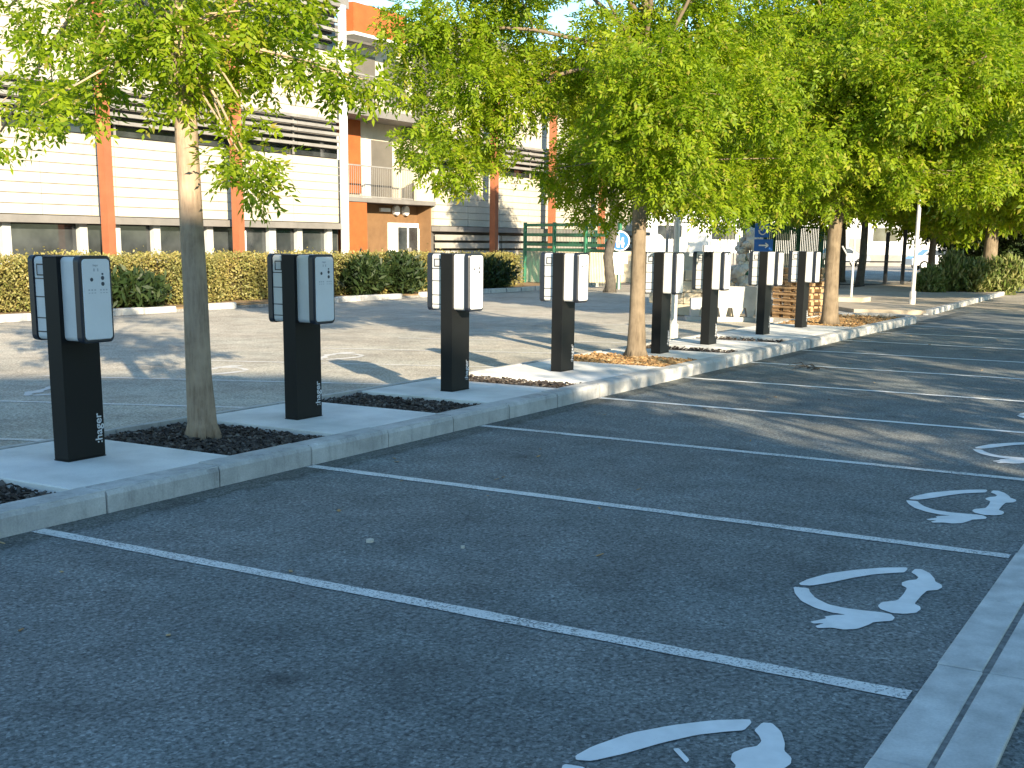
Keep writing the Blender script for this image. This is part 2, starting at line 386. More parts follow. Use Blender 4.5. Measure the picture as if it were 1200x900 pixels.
def wood_mesh(name, trunk, blobs, seed, m, limbs=7, nseg=10, fork=None):
    """trunk tube (x,y,z,r) plus limbs and twigs that reach every blob"""
    rnd = random.Random(seed); b = MB()
    b.tube([t[:3] for t in trunk], [t[3] for t in trunk], nseg + 6, True, 0, .035)
    rz = trunk[2][3]
    for k in range(6):                                   # root flare
        a = k * 1.047 + rnd.uniform(-.4, .4); e = rnd.uniform(1.15, 1.45) * rz; c_, s_ = math.cos(a), math.sin(a)
        b.tube([(c_ * rz * .55, s_ * rz * .55, .34 * rnd.uniform(.7, 1.2)), (c_ * rz * .80, s_ * rz * .80, .13), (c_ * e, s_ * e, .0)], [rz * .30, rz * .42, rz * .34], 7)
    top = Vector(trunk[-1][:3]); rt = trunk[-1][3]
    fk = Vector(trunk[fork if fork is not None else -2][:3])
    nodes = [(Vector(t[:3]), t[3] * .5) for t in trunk if t[2] > fk.z - .1]
    bl = [Vector(q[:3]) for q in blobs]
    # limbs to spread out, far blobs
    chosen = []
    if bl:
        cand = sorted(bl, key=lambda p: -(p - fk).length)
        for p in cand:
            if len(chosen) >= limbs: break
            if all((p - q).length > 1.0 for q in chosen): chosen.append(p)
    for p in chosen:
        st = fk.lerp(top, rnd.random()); d = p - st
        pts = [st]; rad = [max(rt * .75, .03)]
        for k in range(1, 6):
            t = k / 5
            ctl = st + Vector((d.x * .22, d.y * .22, max(d.z * .75, .30 * d.length)))
            q = st * (1 - t) ** 2 + ctl * 2 * t * (1 - t) + p * t * t + Vector((rnd.uniform(-.07, .07), rnd.uniform(-.07, .07), rnd.uniform(-.05, .05)))
            pts.append(q); rad.append(max(rt * .75, .03) * (1 - t) ** .8 + .010)
        b.tube(pts, rad, 7, True)
        nodes += [(q, r_) for q, r_ in zip(pts[1:], rad[1:])]
    for p in bl:
        q, r_ = min(nodes, key=lambda n: (n[0] - p).length + max(0, n[0].z - p.z) * .5)
        if (q - p).length < .08: continue
        mid = q.lerp(p, .5) + Vector((rnd.uniform(-.06, .06), rnd.uniform(-.06, .06), rnd.uniform(0, .12)))
        b.tube([q, mid, p], [max(.008, min(r_ * .6, .03)), .010, .005], 5, False)
    return b.mesh(name, m, True)
def crown_blobs(seed, c, rad, n, rmin, rmax, zmin=None, shell=.55, dens=1.0):
    rnd = random.Random(seed); o = []
    while len(o) < n:
        d = Vector((rnd.gauss(0, 1), rnd.gauss(0, 1), rnd.gauss(0, 1))).normalized() * (rnd.uniform(shell ** 3, 1) ** (1 / 3))
        p = (c[0] + d.x * rad[0], c[1] + d.y * rad[1], c[2] + d.z * rad[2])
        if zmin is not None and p[2] < zmin: continue
        o.append((*p, rnd.uniform(rmin, rmax), dens))
    return o
def rel(blobs, loc): return [(x - loc[0], y - loc[1], z - loc[2], r, d) for x, y, z, r, d in blobs]
def tree(name, label, loc, trunk, blobs, seed, bark, leaf, group=None, limbs=7, fork=None, **kw):
    t = empty(name, label, 'tree', loc, 0, group)
    o = bpy.data.objects.new('trunk', wood_mesh('trunk', trunk, blobs, seed, bark, limbs, fork=fork)); link(o, t)
    c = bpy.data.objects.new('crown', leaf_mesh('crown', blobs, seed + 50, leaf, **kw)); link(c, t); c['kind'] = 'stuff'
    return t
#SETTING
# ================================================================ SETTING: ground
def sheet(name, x0, y0, x1, y1, z, m, parent=None):
    b = MB(); b.add([(x0, y0, z), (x1, y0, z), (x1, y1, z), (x0, y1, z)], [(0, 1, 2, 3)])
    return tag(b.build(name, m, parent), kind='structure')
sheet('ground', -400, -400, 900, 900, -0.008, m_ground)
sheet('parking_lot', -25, -40, 29, .1, 0.0, m_asph)
sheet('far_parking_lot', -25, 1.85, 34, 14.6, 0.0, m_far)

# planting island: kerb stones, concrete pads, mulch beds
island = tag(MB().box((8.6, 1.02, .045), (29.6, 1.70, .07)).build('planting_island', m_soil), kind='structure')
KX0, KX1 = -6.0, 22.9
def kerb_profile(L, flip=1, depth=.20, bot=-.05, top=.15):
    """stone along x, front face at y=0, chamfered top front edge"""
    pr = [(0, bot), (-.0, top - .035), (.012 , top - .012), (.035, top), (depth, top), (depth, bot)]
    n = len(pr); vs = [(0, y * flip, z) for y, z in pr] + [(L, y * flip, z) for y, z in pr]
    fs = [tuple(range(n))[::-1], tuple(range(n, 2 * n))] + [(i, (i + 1) % n, n + (i + 1) % n, n + i) for i in range(n)]
    return vs, fs
kerb = tag(MB().box(((KX0 + KX1) / 2, .102, .048), (KX1 - KX0, .17, .19)).build('kerb', m_mortar), kind='structure')
kst = MB(); kst.add(*kerb_profile(.985)); kme = kst.mesh('kerb_stone', m_kerb)
n = int(KX1 - KX0 + .2)
rk = random.Random(3)
for i in range(n):
    o = bpy.data.objects.new('kerb_stone', kme); link(o, kerb)
    o.location = (KX0 + i * 1.0 + .55, rk.uniform(-.006, .004), rk.uniform(-.004, .004)); o.rotation_euler = (rk.uniform(-.01, .01), 0, rk.uniform(-.004, .004))
# rounded nose of the island at its far end, and the thin rear kerb
NX = 23.55
for k in range(5):
    a0 = R(-90 + 36 * k); a1 = R(-90 + 36 * (k + 1) - 1.0); b = MB()
    ro, ri, cy = .97, .77, .97
    vs = []
    for z in (-.05, .15):
        for a in (a0, (a0 + a1) / 2, a1): vs.append((NX + ro * math.cos(a) * 1.0 - .25, cy + ro * math.sin(a), z))
        for a in (a1, (a0 + a1) / 2, a0): vs.append((NX + ri * math.cos(a) - .25, cy + ri * math.sin(a), z))
    b.add(vs, [(0, 1, 2, 3, 4, 5)[::-1], (6, 7, 8, 9, 10, 11)] + [(i, (i + 1) % 6, 6 + (i + 1) % 6, 6 + i) for i in range(6)])
    b.build('kerb_stone', m_kerb, kerb)
rear = tag(MB().box(((KX0 + KX1) / 2, 1.89, .04), (KX1 - KX0, .07, .17)).build('rear_kerb', m_mortar), kind='structure')
rst = MB(); rst.add(*kerb_profile(1.985, -1, .10, -.05, .148)); rme = rst.mesh('kerb_stone', m_kerb)
for i in range(14):
    o = bpy.data.objects.new('kerb_stone', rme); link(o, rear); o.location = (KX0 + i * 2.0 + .3, 1.945, rk.uniform(-.003, .003))

beds = [(-.95, .46, 'm'), (1.90, 3.14, 'm'), (4.60, 5.55, 'm'), (6.95, 7.72, 'm'), (9.75, 11.0, 't'), (12.15, 13.05, 'm'), (14.45, 15.45, 'm'), (19.05, 23.1, 't')]
BY0, BY1 = .20, 1.80
edges = [KX0] + [e for bd in beds for e in bd[:2]] + [23.2]
for i in range(0, len(edges), 2):
    x0, x1 = edges[i], edges[i + 1]
    if x1 - x0 < .15: continue
    b = MB(); chamfer_box(b, (x1 - x0, BY1 - BY0 - .012, .14), .008)
    o = b.build('concrete_pad', m_conc, island); o.location = ((x0 + x1) / 2, (BY0 + BY1) / 2, .0775 + rk.uniform(-.002, .002))
def chips(name, x0, x1, y0, y1, z, n, seed, m, size=(.035, .02, .009), parent=None, avoid=None):
    rng = np.random.default_rng(seed); b = MB(); rr = random.Random(seed)
    for k in range(n):
        x, y = rr.uniform(x0, x1), rr.uniform(y0, y1)
        s = rr.uniform(.5, 1.5)
        b.box((x, y, z + rr.uniform(0, .028)), (size[0] * s, size[1] * s * rr.uniform(.7, 1.4), size[2]), rr.uniform(0, 6.3), rr.uniform(-.6, .6), rr.uniform(-.6, .6))
    return tag(b.build(name, m, parent), kind='stuff')
for i, (x0, x1, k) in enumerate(beds):
    nch = [1500, 2600, 1500, 900, 1200, 500, 400, 1600][i]
    if k == 'm': chips('mulch', x0 + .02, x1 - .02, BY0 + .02, BY1, .095, nch, 40 + i, m_mulch, parent=island)
    else:
        b = MB(); b.box(((x0 + x1) / 2, (BY0 + BY1) / 2, .10), (x1 - x0, BY1 - BY0, .06)); b.build('dry_soil', m_tan, island)
        chips('leaf_litter', x0, x1, BY0, BY1, .128, nch, 40 + i, m_litter, (.05, .025, .004), parent=island)
# a few stray leaves and crumbs lying about on the asphalt
b = MB(); rl = random.Random(11)
for k in range(70):
    x = rl.uniform(-2, 22); y = -abs(rl.gauss(0, 1)) * 1.6 - .03 if k % 9 else rl.uniform(-5, 0)
    b.box((x, y, .008), (rl.uniform(.015, .05), rl.uniform(.01, .02), .003), rl.uniform(0, 6), rl.uniform(-.4, .4), rl.uniform(-.3, .3))
tag(b.build('fallen_leaves', m_litter), kind='stuff')
def ground_bits(seed, spots, m, name, label, cat):
    for (x, y, s), lab in zip(spots, label):
        rr = random.Random(seed + int(x * 100)); b = MB()
        pts = [(math.cos(a) * s * rr.uniform(.6, 1.1), math.sin(a) * s * rr.uniform(.5, .9)) for a in [k * math.pi / 3.5 for k in range(7)]]
        b.prism([(x + p, y + q) for p, q in pts], .002, .012 + s * .25); tag(b.build(name, m), lab, cat)
ground_bits(5, [(.83, -1.83, .03), (1.0, -2.35, .016)], m_stone, 'pebble', ['small pale pebble lying on the dark asphalt of the second stall', 'tiny pale pebble to the right of the larger pebble on the asphalt'], 'pebble')
tw = MB(); rt_ = random.Random(9)
for k in range(7):
    x, y = 12.2 + rt_.uniform(-.35, .45), -1.05 + rt_.uniform(-.2, .2); a = rt_.uniform(0, 6.3); l = rt_.uniform(.1, .25)
    tw.tube([(x, y, .012), (x + math.cos(a) * l, y + math.sin(a) * l, .03 + rt_.uniform(0, .04)), (x + math.cos(a + .5) * 1.8 * l, y + math.sin(a + .5) * 1.8 * l, .012)], [.008, .006, .003], 5)
tag(tw.build('fallen_twig', m_barkd), 'dry broken twigs lying on the asphalt beyond the fourth charging post', 'twig')

# flush concrete strip between the stalls and the lane on the right: two rows of slabs with a dirty joint
strip = tag(MB().box((10, -5.245, .004), (70, .37, .02)).build('paving_strip', m_dirtjoint), kind='structure')
for i in range(-6, 26):
    for row, (yc, w) in enumerate(((-5.147, .176), (-5.345, .172))):
        b_ = boxpart('slab', (-.705 + 1.08 * i + .54, yc + rk.uniform(-.003, .003), .008 + rk.uniform(-.002, .002)), (1.068, w, .03), m_slab, strip, .004)

# painted stall lines and charging symbols
def marking(name, polys, z0, z1, m, label, cat, group):
    b = MB()
    for p in polys:
        n = len(p); b.add([(x, y, z1) for x, y in p], [tuple(range(n))])
        me_area = sum(p[i][0] * p[(i + 1) % n][1] - p[(i + 1) % n][0] * p[i][1] for i in range(n))
        if me_area < 0: b.f[-1] = b.f[-1][::-1]
    return tag(b.build(name, m), label, cat, group)
ordn = ['first', 'second', 'third', 'fourth', 'fifth', 'sixth', 'seventh', 'eighth', 'ninth', 'tenth']
rq = random.Random(5)
for i in range(10):
    x = 2.5 * i; n = 26
    pl = [(x - .05 + rq.uniform(-.005, .005), -.02 - 5.01 * k / n) for k in range(n + 1)] + [(x + .05 + rq.uniform(-.005, .005), -.02 - 5.01 * k / n) for k in range(n, -1, -1)]
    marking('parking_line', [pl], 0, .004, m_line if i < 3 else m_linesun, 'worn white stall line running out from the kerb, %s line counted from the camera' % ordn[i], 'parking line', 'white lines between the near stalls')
SA = [(0.063, -0.189), (0.162, -0.203), (0.336, -0.265), (0.484, -0.366), (0.608, -0.477), (0.685, -0.585), (0.658, -0.602), (0.575, -0.603), (0.529, -0.551), (0.447, -0.474), (0.317, -0.396), (0.17, -0.326), (0.055, -0.256), (0.034, -0.207)]
SB = [(-0.015, -0.184), (-0.128, -0.227), (-0.241, -0.295), (-0.317, -0.386), (-0.348, -0.471), (-0.345, -0.54), (-0.375, -0.50), (-0.427, -0.462), (-0.451, -0.478), (-0.545, -0.428), (-0.562, -0.452), (-0.528, -0.491), (-0.594, -0.467), (-0.619, -0.486), (-0.578, -0.536), (-0.576, -0.595), (-0.531, -0.643), (-0.446, -0.67), (-0.392, -0.68), (-0.324, -0.749), (-0.267, -0.748), (-0.222, -0.719), (-0.216, -0.675), (-0.229, -0.615), (-0.242, -0.518), (-0.226, -0.424), (-0.15, -0.337), (-0.063, -0.284), (-0.001, -0.259)]
SC = [(0.595, -0.633), (0.679, -0.635), (0.693, -0.667), (0.633, -0.721), (0.539, -0.764), (0.478, -0.781), (0.433, -0.821), (0.384, -0.834), (0.32, -0.823), (0.28, -0.78), (0.177, -0.775), (0.012, -0.776), (-0.018, -0.81), (-0.07, -0.823), (-0.135, -0.816), (-0.18, -0.777), (-0.202, -0.721), (-0.168, -0.657), (-0.117, -0.632), (-0.048, -0.634), (0.027, -0.693), (0.162, -0.692), (0.274, -0.683), (0.31, -0.649), (0.366, -0.636), (0.426, -0.656), (0.465, -0.688), (0.514, -0.688), (0.554, -0.666)]
SBAR = [(0.29, -0.448), (0.308, -0.463), (0.236, -0.532), (0.204, -0.533)]
def smooth(p, k=1, w=.12):
    for _ in range(k):
        q = []
        for i in range(len(p)):
            a, c = p[i], p[(i + 1) % len(p)]
            q += [(a[0] * (1 - w) + c[0] * w, a[1] * (1 - w) + c[1] * w), (a[0] * w + c[0] * (1 - w), a[1] * w + c[1] * (1 - w))]
        p = q
    return p
for i in range(-1, 9):
    polys = [smooth(p, 1) for p in ([SA, SB, SC] + ([SBAR] if i == -1 else []))]
    polys = [[(x + 2.5 * i + 1.25, y - 4.0) for x, y in p] for p in polys]
    lab = 'white painted car and plug symbol in the %s stall counted from the camera' % ordn[i + 1]
    marking('charging_symbol', polys, 0, .0045, m_symbol, lab, 'road marking', 'painted charging symbols in the near stalls')
for i in range(8):
    x = 2.45 + 2.5 * i; dx, dy = -.407, .914; L = 5.0; w = .05
    pl = [(x - w * dy, 2.0 + w * dx), (x + w * dy, 2.0 - w * dx), (x + w * dy + dx * L, 2.0 + dy * L), (x - w * dy + dx * L, 2.0 + dy * L)]
    marking('parking_line', [pl], 0, .004, m_linefar, 'worn slanted stall line in the lot behind the charging posts, %s from the left' % ordn[i], 'parking line', 'slanted lines in the far lot')
    cx, cy = x + 1.25 - .407 * 3.6, 2.0 + .914 * 3.6
    ca, sa = math.cos(R(24)), math.sin(R(24))
    polys = [[(cx + (-px * ca - (-py - .5) * sa), cy + (-px * sa + (-py - .5) * ca)) for px, py in smooth(p, 1)] for p in (SA, SB, SC)]
    if i < 4: marking('charging_symbol', polys, 0, .0045, m_faded, 'faded charging symbol in the lot behind the posts, %s from the left' % ordn[i], 'road marking', 'charging symbols in the far lot')

# pale pavement beyond the island's nose, verge under the hedge
pv = MB(); poly = [(27.2, .55), (46, 1.2), (50, 6.5), (34, 6.2), (29.5, 4.2), (26.6, 2.2)]
pv.prism(poly, -.05, .10); tag(pv.build('pavement', m_pave), kind='structure')
for k, (a, c) in enumerate(zip(poly, poly[1:] + poly[:1])):
    pass
pk = tag(MB().box((36.5, .86, .0), (19.0, .10, .06), rz=math.atan2(.65, 18.8)).build('pavement_kerb', m_mortar), kind='structure')
for k in range(18):
    t = (k + .5) / 18; boxpart('kerb_stone', (27.2 + 18.8 * t, .50 + .65 * t, .045), (1.03, .18, .16), m_kerb, pk, .015, math.atan2(.65, 18.8))
verge = tag(MB().box((21, 16.6, .02), (34, 2.9, .12)).build('verge', m_tan), kind='structure')
vk = tag(MB().box((21, 15.10, .0), (34, .06, .10)).build('verge_kerb', m_dirtjoint), kind='structure')
for k in range(34):
    if rk.random() < .12: continue
    boxpart('kerb_stone', (4.5 + k, 15.06, .05 + rk.uniform(-.01, .01)), (.93 + rk.uniform(0, 0), .16, .17), m_kerb, vk, .015)

# ================================================================ OFFICE BUILDING (facade plane y = 22)
FY = 22.0
bld = empty('office_building', 'long cream clad office block with louvre bands and orange columns behind the hedge', 'building', (31.2, FY, 0))
bld.location = (0, 0, 0)
GX0, GX1, HX0, HX1 = 5.2, 31.2, 37.2, 58.0
w = MB()
w.box(((GX0 + GX1) / 2, FY + 7.2, 5.0), (GX1 - GX0, 14, 10)); w.box(((HX0 + HX1) / 2, FY + 7.2, 4.9), (HX1 - HX0, 14, 9.8))
w.box((34.2, FY + 8.6, 4.9), (6.0, 11, 9.8))
w.build('wall', m_dark, bld)
rp = random.Random(21)
def panels(x0, x1, z0, z1, rows, bay=2.6):
    nb = max(1, round((x1 - x0) / bay)); bw = (x1 - x0) / nb; h = (z1 - z0) / rows
    for i in range(nb):
        for r_ in range(rows):
            boxpart('cladding_panel', (x0 + bw * (i + .5), FY + .11 + rp.uniform(-.003, .003), z0 + h * (r_ + .5)), (bw - .02, .10, h - .014), m_cream, bld, .006)
    boxpart('panel_backing', ((x0 + x1) / 2, FY + .178, (z0 + z1) / 2), (x1 - x0, .02, z1 - z0), m_backing, bld)
def louvres(x0, x1, z0, z1, n, bay=2.6):
    nb = max(1, round((x1 - x0) / bay)); bw = (x1 - x0) / nb; st = (z1 - z0) / n
    for i in range(nb):
        for r_ in range(n):
            boxpart('louvre', (x0 + bw * (i + .5), FY - .10, z0 + .36 + (z1 - z0 - .40) / (n - 1) * r_), (bw - .03, .16, .10), m_greymetal, bld)
        boxpart('louvre_post', (x0 + bw * i + .02, FY + .03, (z0 + z1) / 2), (.06, .05, z1 - z0), m_greymetal, bld)
        boxpart('window', (x0 + bw * (i + .5), FY + .17, z0 + .35), (bw - .08, .04, .66), m_glass, bld)
for x0, x1 in ((GX0, GX1), (HX0, HX1)):
    panels(x0, x1, 2.24, 4.46, 8); louvres(x0, x1, 4.48, 5.78, 5)
    panels(x0, x1, 5.80, 8.06, 4 if x0 > 30 else 8); louvres(x0, x1, 8.10, 9.45, 4, 5.2)
    boxpart('soffit', ((x0 + x1) / 2, FY - .05, 2.12), (x1 - x0, .42, .20), m_soffit, bld)
    boxpart('roof_edge', ((x0 + x1) / 2, FY + .2, 9.72), (x1 - x0 + .2, 1.1, .38), m_soffit, bld)
# ground floor glazing of the left wing
mx = [6.2, 8.9, 11.6, 14.3, 16.95, 19.5 - .02, 20.64, 22.22, 24.45, 27.39, 28.8, 30.44]
for k, x in enumerate(mx):
    boxpart('mullion', (x, FY + .06, 1.0), (.27 if k % 3 else .34, .16, 2.04), m_mull, bld)
for a, c in zip([GX0] + mx, mx + [GX1]):
    if c - a > .5:
        boxpart('pane', ((a + c) / 2, FY + .15, 1.0), (c - a - .3, .03, 1.96), m_glass, bld)
        boxpart('pane_bar', ((a + c) / 2, FY + .12, 1.05), (c - a - .32, .05, .05), m_soffit, bld)
# louvred ground floor of the right wing
for r_ in range(6):
    for x0 in (37.25, 42.4, 47.6, 52.8): boxpart('ground_louvre', (x0 + 2.55, FY + .0, .18 + r_ * .32), (5.0, .12, .22), m_paleslat, bld)
# orange columns and white downpipe
for x in (9.4, 14.55, 19.72, 24.95, 40.58, 45.72, 50.9):
    boxpart('column', (x, 21.25, 4.6), (.27, .27, 9.2), m_column, bld, .02)
    boxpart('column_strip', (x + .21, 21.25, .95), (.10, .16, 1.9), m_frame, bld)
MB().tube([(30.98, 21.72, 0), (30.98, 21.72, 9.6)], [.15, .15], 14).build('downpipe', m_frame, bld, smooth=False)
# entrance recess
boxpart('orange_wall', (32.0, 22.35, 1.5), (1.35, .7, 3.0), m_orange, bld)
boxpart('brown_wall', (34.95, 22.92, 1.5), (4.6, .2, 3.0), m_brown, bld)
boxpart('entrance_jamb', (37.16, 22.50, 1.5), (.06, .66, 3.0), m_brown, bld)
boxpart('entrance_jamb', (37.16, 22.75, 4.4), (.06, 1.5, 2.4), m_cream, bld)
boxpart('balcony_slab', (34.2, 22.75, 3.10), (6.0, 1.6, .16), m_soffit, bld)
df = boxpart('door', (36.35, 22.80, 1.16), (2.5, .12, 2.32), m_frame, bld)
for k, x in enumerate((-.93, .93)): boxpart('side_light', (x, -.075, -.05), (.36, .04, 2.0), m_frame, df)
for x in (-.37, .37):
    boxpart('pane', (x, -.075, -.03), (.58, .04, 2.05), m_glass, df)
    boxpart('notice', (x + .02, -.105, -.62), (.42, .012, .40), m_frame, df)
    boxpart('handle', (x * .25, -.13, -.05), (.04, .06, .5), m_greymetal, df)
for x in (35.55, 36.2):
    MB().tube([(x, 22.80, 2.80), (x, 22.66, 2.80)], [.19, .19], 16).build('round_lamp', m_frame, bld)
boxpart('lamp_bar', (34.85, 22.76, 2.80), (.62, .1, .14), m_frame, bld)
# balcony level
boxpart('recess_wall', (34.2, 23.62, 4.75), (6.0, .2, 3.2), m_cream, bld)
boxpart('orange_panel', (33.55, 23.47, 4.9), (1.35, .1, 3.0), m_orange, bld)
for x, wd in ((33.0 - .35, .35), (34.62, .38)): boxpart('balcony_door_frame', (x, 23.44, 4.3), (wd, .14, 2.3), m_frame, bld)
bd_ = boxpart('balcony_window', (35.55, 23.47, 4.3), (1.5, .08, 2.3), m_blind, bld)
boxpart('cream_parapet', (36.55, FY + .06, 3.72), (1.25, .12, 1.2), m_cream, bld)
boxpart('upper_slab', (34.2, 22.9, 6.25), (6.0, 1.7, .28), m_soffit, bld)
boxpart('upper_wall', (34.2, 23.2, 7.6), (6.0, .2, 2.5), m_cream, bld)
boxpart('orange_fascia', (33.6, FY + .3, 9.42), (3.3, .7, 1.0), m_orange, bld)
boxpart('fascia_edge', (33.6, FY + .28, 8.87), (3.36, .74, .10), m_frame, bld)
boxpart('orange_panel', (53.5, FY - .32, 9.35), (7.0, .06, .36), m_orange, bld)
rl_ = MB()
for k in range(36): rl_.box((31.45 + k * .118, FY + .03, 3.75), (.016, .016, 1.10))
for z in (3.22, 4.32): rl_.box((33.55, FY + .03, z), (4.3, .05, .05))
rl_.build('railing', m_greymetal, bld)
ubx = MB()
for k in range(24): ubx.box((31.6 + k * .23, FY + .05, 7.0), (.02, .02, 1.0))
ubx.box((34.2, FY + .05, 7.52), (5.8, .05, .05)); ubx.build('upper_railing', m_greymetal, bld)
for x, z in ((34.0, 7.6), (36.0, 7.6)): boxpart('upper_window', (x, 23.08, z), (1.4, .06, 1.7), m_blind, bld)

# building behind the camera whose shade covers the near stalls
bb = MB(); prof = [(-62, 0), (-17.8, 0), (-17.8, 10.55), (-23.8, 11.85), (-28.3, 11.85), (-29.0, 10.7), (-62, 10.7)]
vs_ = [(-15, y, z) for y, z in prof] + [(-30, y, z) for y, z in prof]
bb.add(vs_, [tuple(range(7)), tuple(range(7, 14))[::-1]] + [(i, 7 + i, 7 + (i + 1) % 7, (i + 1) % 7) for i in range(7)])
opp = empty('facing_building', 'plain rendered building out of view to the left behind the camera', 'building', (0, 0, 0))
bb.build('wall', m_shade_bldg, opp)
for zz in (1.6, 4.9, 8.2):
    for yy in range(-58, -20, 5): boxpart('window', (-14.97, yy, zz), (.08, 1.8, 1.5), m_glass, opp)

# ================================================================ HEDGES
def hedge(name, label, x0, x1, y0, y1, h, nq, seed, m):
    rng = np.random.default_rng(seed); t = empty(name, label, 'hedge', ((x0 + x1) / 2, (y0 + y1) / 2, 0)); off = np.array([(x0 + x1) / 2, (y0 + y1) / 2, 0])
    # leaves crowd towards the front and top skins
    P = np.stack([rng.uniform(x0, x1, nq), rng.uniform(0, 1, nq), rng.uniform(0, 1, nq)], 1)
    skin = rng.random(nq)
    fy = np.where(skin < .62, rng.beta(1, 7, nq), rng.random(nq)); fz = np.where((skin > .62) & (skin < .9), 1 - rng.beta(1, 9, nq), rng.random(nq))
    und = .16 * np.sin(P[:, 0] * 1.7) + .11 * np.sin(P[:, 0] * 4.3 + 1) + .05 * np.sin(P[:, 0] * 9.1 + fz * 3)
    hh = h + .035 * np.sin(P[:, 0] * 2.3) + .03 * np.sin(P[:, 0] * 7.7)
    P[:, 1] = y0 + und * (1 - fy) + fy * (y1 - y0); P[:, 2] = .10 + fz * (hh - .10)
    sh = rng.random(nq) > .985; P[sh, 2] += rng.uniform(0, .16, sh.sum()); P += rng.normal(size=P.shape) * .045
    o = bpy.data.objects.new('foliage', quad_mesh('foliage', clump_quads(P - off, rng, .068, .042), m)); link(o, t); o['kind'] = 'stuff'
    MB().box((0, .12, h / 2 - .08), (x1 - x0 - .3, (y1 - y0) - .5, h - .2)).build('branches', m_hedgecore, t)
hedge('hedge', 'long clipped yellow green hedge before the cream office block, left of third post', 4.5, 28.7, 16.1, 17.4, 1.24, 80000, 5, m_hedge)
hedge('hedge', 'short clipped hedge piece between the third and fourth charging posts', 29.9, 34.4, 16.2, 17.3, 1.20, 14000, 6, m_hedge)
# ================================================================ CHARGING POSTS
def text_mesh(body, size, m, extrude=.0008):
    cu = bpy.data.curves.new('t', 'FONT'); cu.body = body; cu.size = size; cu.extrude = extrude; cu.align_x = 'LEFT'; cu.resolution_u = 3; cu.offset = size * .012
    o = bpy.data.objects.new('t', cu); COL.objects.link(o)
    dg = bpy.context.evaluated_depsgraph_get(); me = bpy.data.meshes.new_from_object(o.evaluated_get(dg))
    bpy.data.objects.remove(o); me.materials.clear(); me.materials.append(m); return me
PH = 1.42
def make_charger():
    t = empty('charging_post', 'x', 'charging post', (0, 0, 0), 0, 'charging posts on the planting island')
    b = MB(); chamfer_box(b, (.33, .14, PH - .012), .006); b.build('post', m_black, t, (0, 0, (PH - .012) / 2 + .006))
    b = MB(); b.box((0, 0, .004), (.336, .146, .008)); b.build('base_plate', m_black, t)
    b = MB(); chamfer_box(b, (.336, .146, .012), .004); b.build('post_cap', m_navy, t, (0, 0, PH - .004))
    me = text_mesh(':hager', .088, m_logo)
    lo = bpy.data.objects.new('logo', me); link(lo, t); lo.location = (.142, -.0725, .10); lo.rotation_euler = (R(90), R(-90), 0)
    small = text_mesh(':hager', .020, m_iconlight)
    for s in (1, -1):
        fl = 0 if s == 1 else math.pi
        b = MB(); slab_y(b, .262, .570, .032, -.205, -.071, .008)
        cas = b.build('casing', m_white, t, (0, 0, PH - .29)); cas.rotation_euler = (0, 0, fl)
        b = MB(); slab_y(b, .282, .590, .040, -.262, -.2052, .010); b.build('gasket', m_navy, cas)
        b = MB(); slab_y(b, .238, .546, .028, -.268, -.2622, .005); b.build('front_cover', m_face, cas)
        # print on the cover: maker's word, socket marks, small signs
        ic = MB()
        for x, z, r_ in ((-.045, .135, .013), (.050, .145, .014), (.050, .105, .014)):
            ic.tube([(x, -.2682, z), (x, -.2698, z)], [r_, r_], 12)
        ic.box((.05, -.269, .172), (.014, .002, .012)); ic.build('socket_mark', m_icon, cas)
        pi = MB()
        for x in (-.07, -.045, -.02, .03, .055, .08): pi.box((x, -.2688, .065), (.013, .0012, .010)); pi.box((x, -.2688, .045), (.013, .0012, .006))
        for x in (-.02, .012): pi.box((x, -.2688, .20), (.010, .0012, .02))
        pi.build('printed_sign', m_iconlight, cas)
        w = bpy.data.objects.new('brand_print', small); link(w, cas); w.location = (-.032, -.2684, .225); w.rotation_euler = (R(90), 0, 0)
        # right flank: cable socket and dark seams
        for z in (.135, .01, -.135, -.23): boxpart('seam', (.1314, -.138, z), (.003, .13, .008), m_navy, cas)
        so = MB(); fz, fw = .195, .062
        for dz in (-.036, .036): so.box((.1325, -.135, fz + dz), (.006, .075, .009))
        for dy in (-.034, .034): so.box((.1325, -.135 + dy, fz), (.006, .009, .066))
        so.box((.1318, -.135, fz), (.004, .062, .064), mi=1)
        so.build('socket_flap', [m_navy, m_iconlight], cas)
    return t
PX = [1.235, 3.70, 6.17, 8.60, 11.60, 13.50, 16.10, 18.32]
PL = ['nearest charging post, far left of the row, word on its foot readable',
      'black charging post just right of the nearest tree trunk, all in shade',
      'third black charging post, its white boxes in sun and its foot in shade',
      'fourth charging post, sunlit greyish shaft standing left of the second tree trunk',
      'charging post standing just right of the second tree trunk',
      'charging post in front of the grey notched barrier and cream block wall',
      'charging post beside the small blue signs',
      'last charging post, just left of the third tree trunk']
ch = make_charger()
for i, x in enumerate(PX):
    lean = rk.uniform(-.006, .006)
    if i == 0: ch.location = (x, 1.035, .147); ch['label'] = PL[0]; o = ch
    else: o = dup(ch, (x, 1.035, .147), rk.uniform(-.02, .02), PL[i])

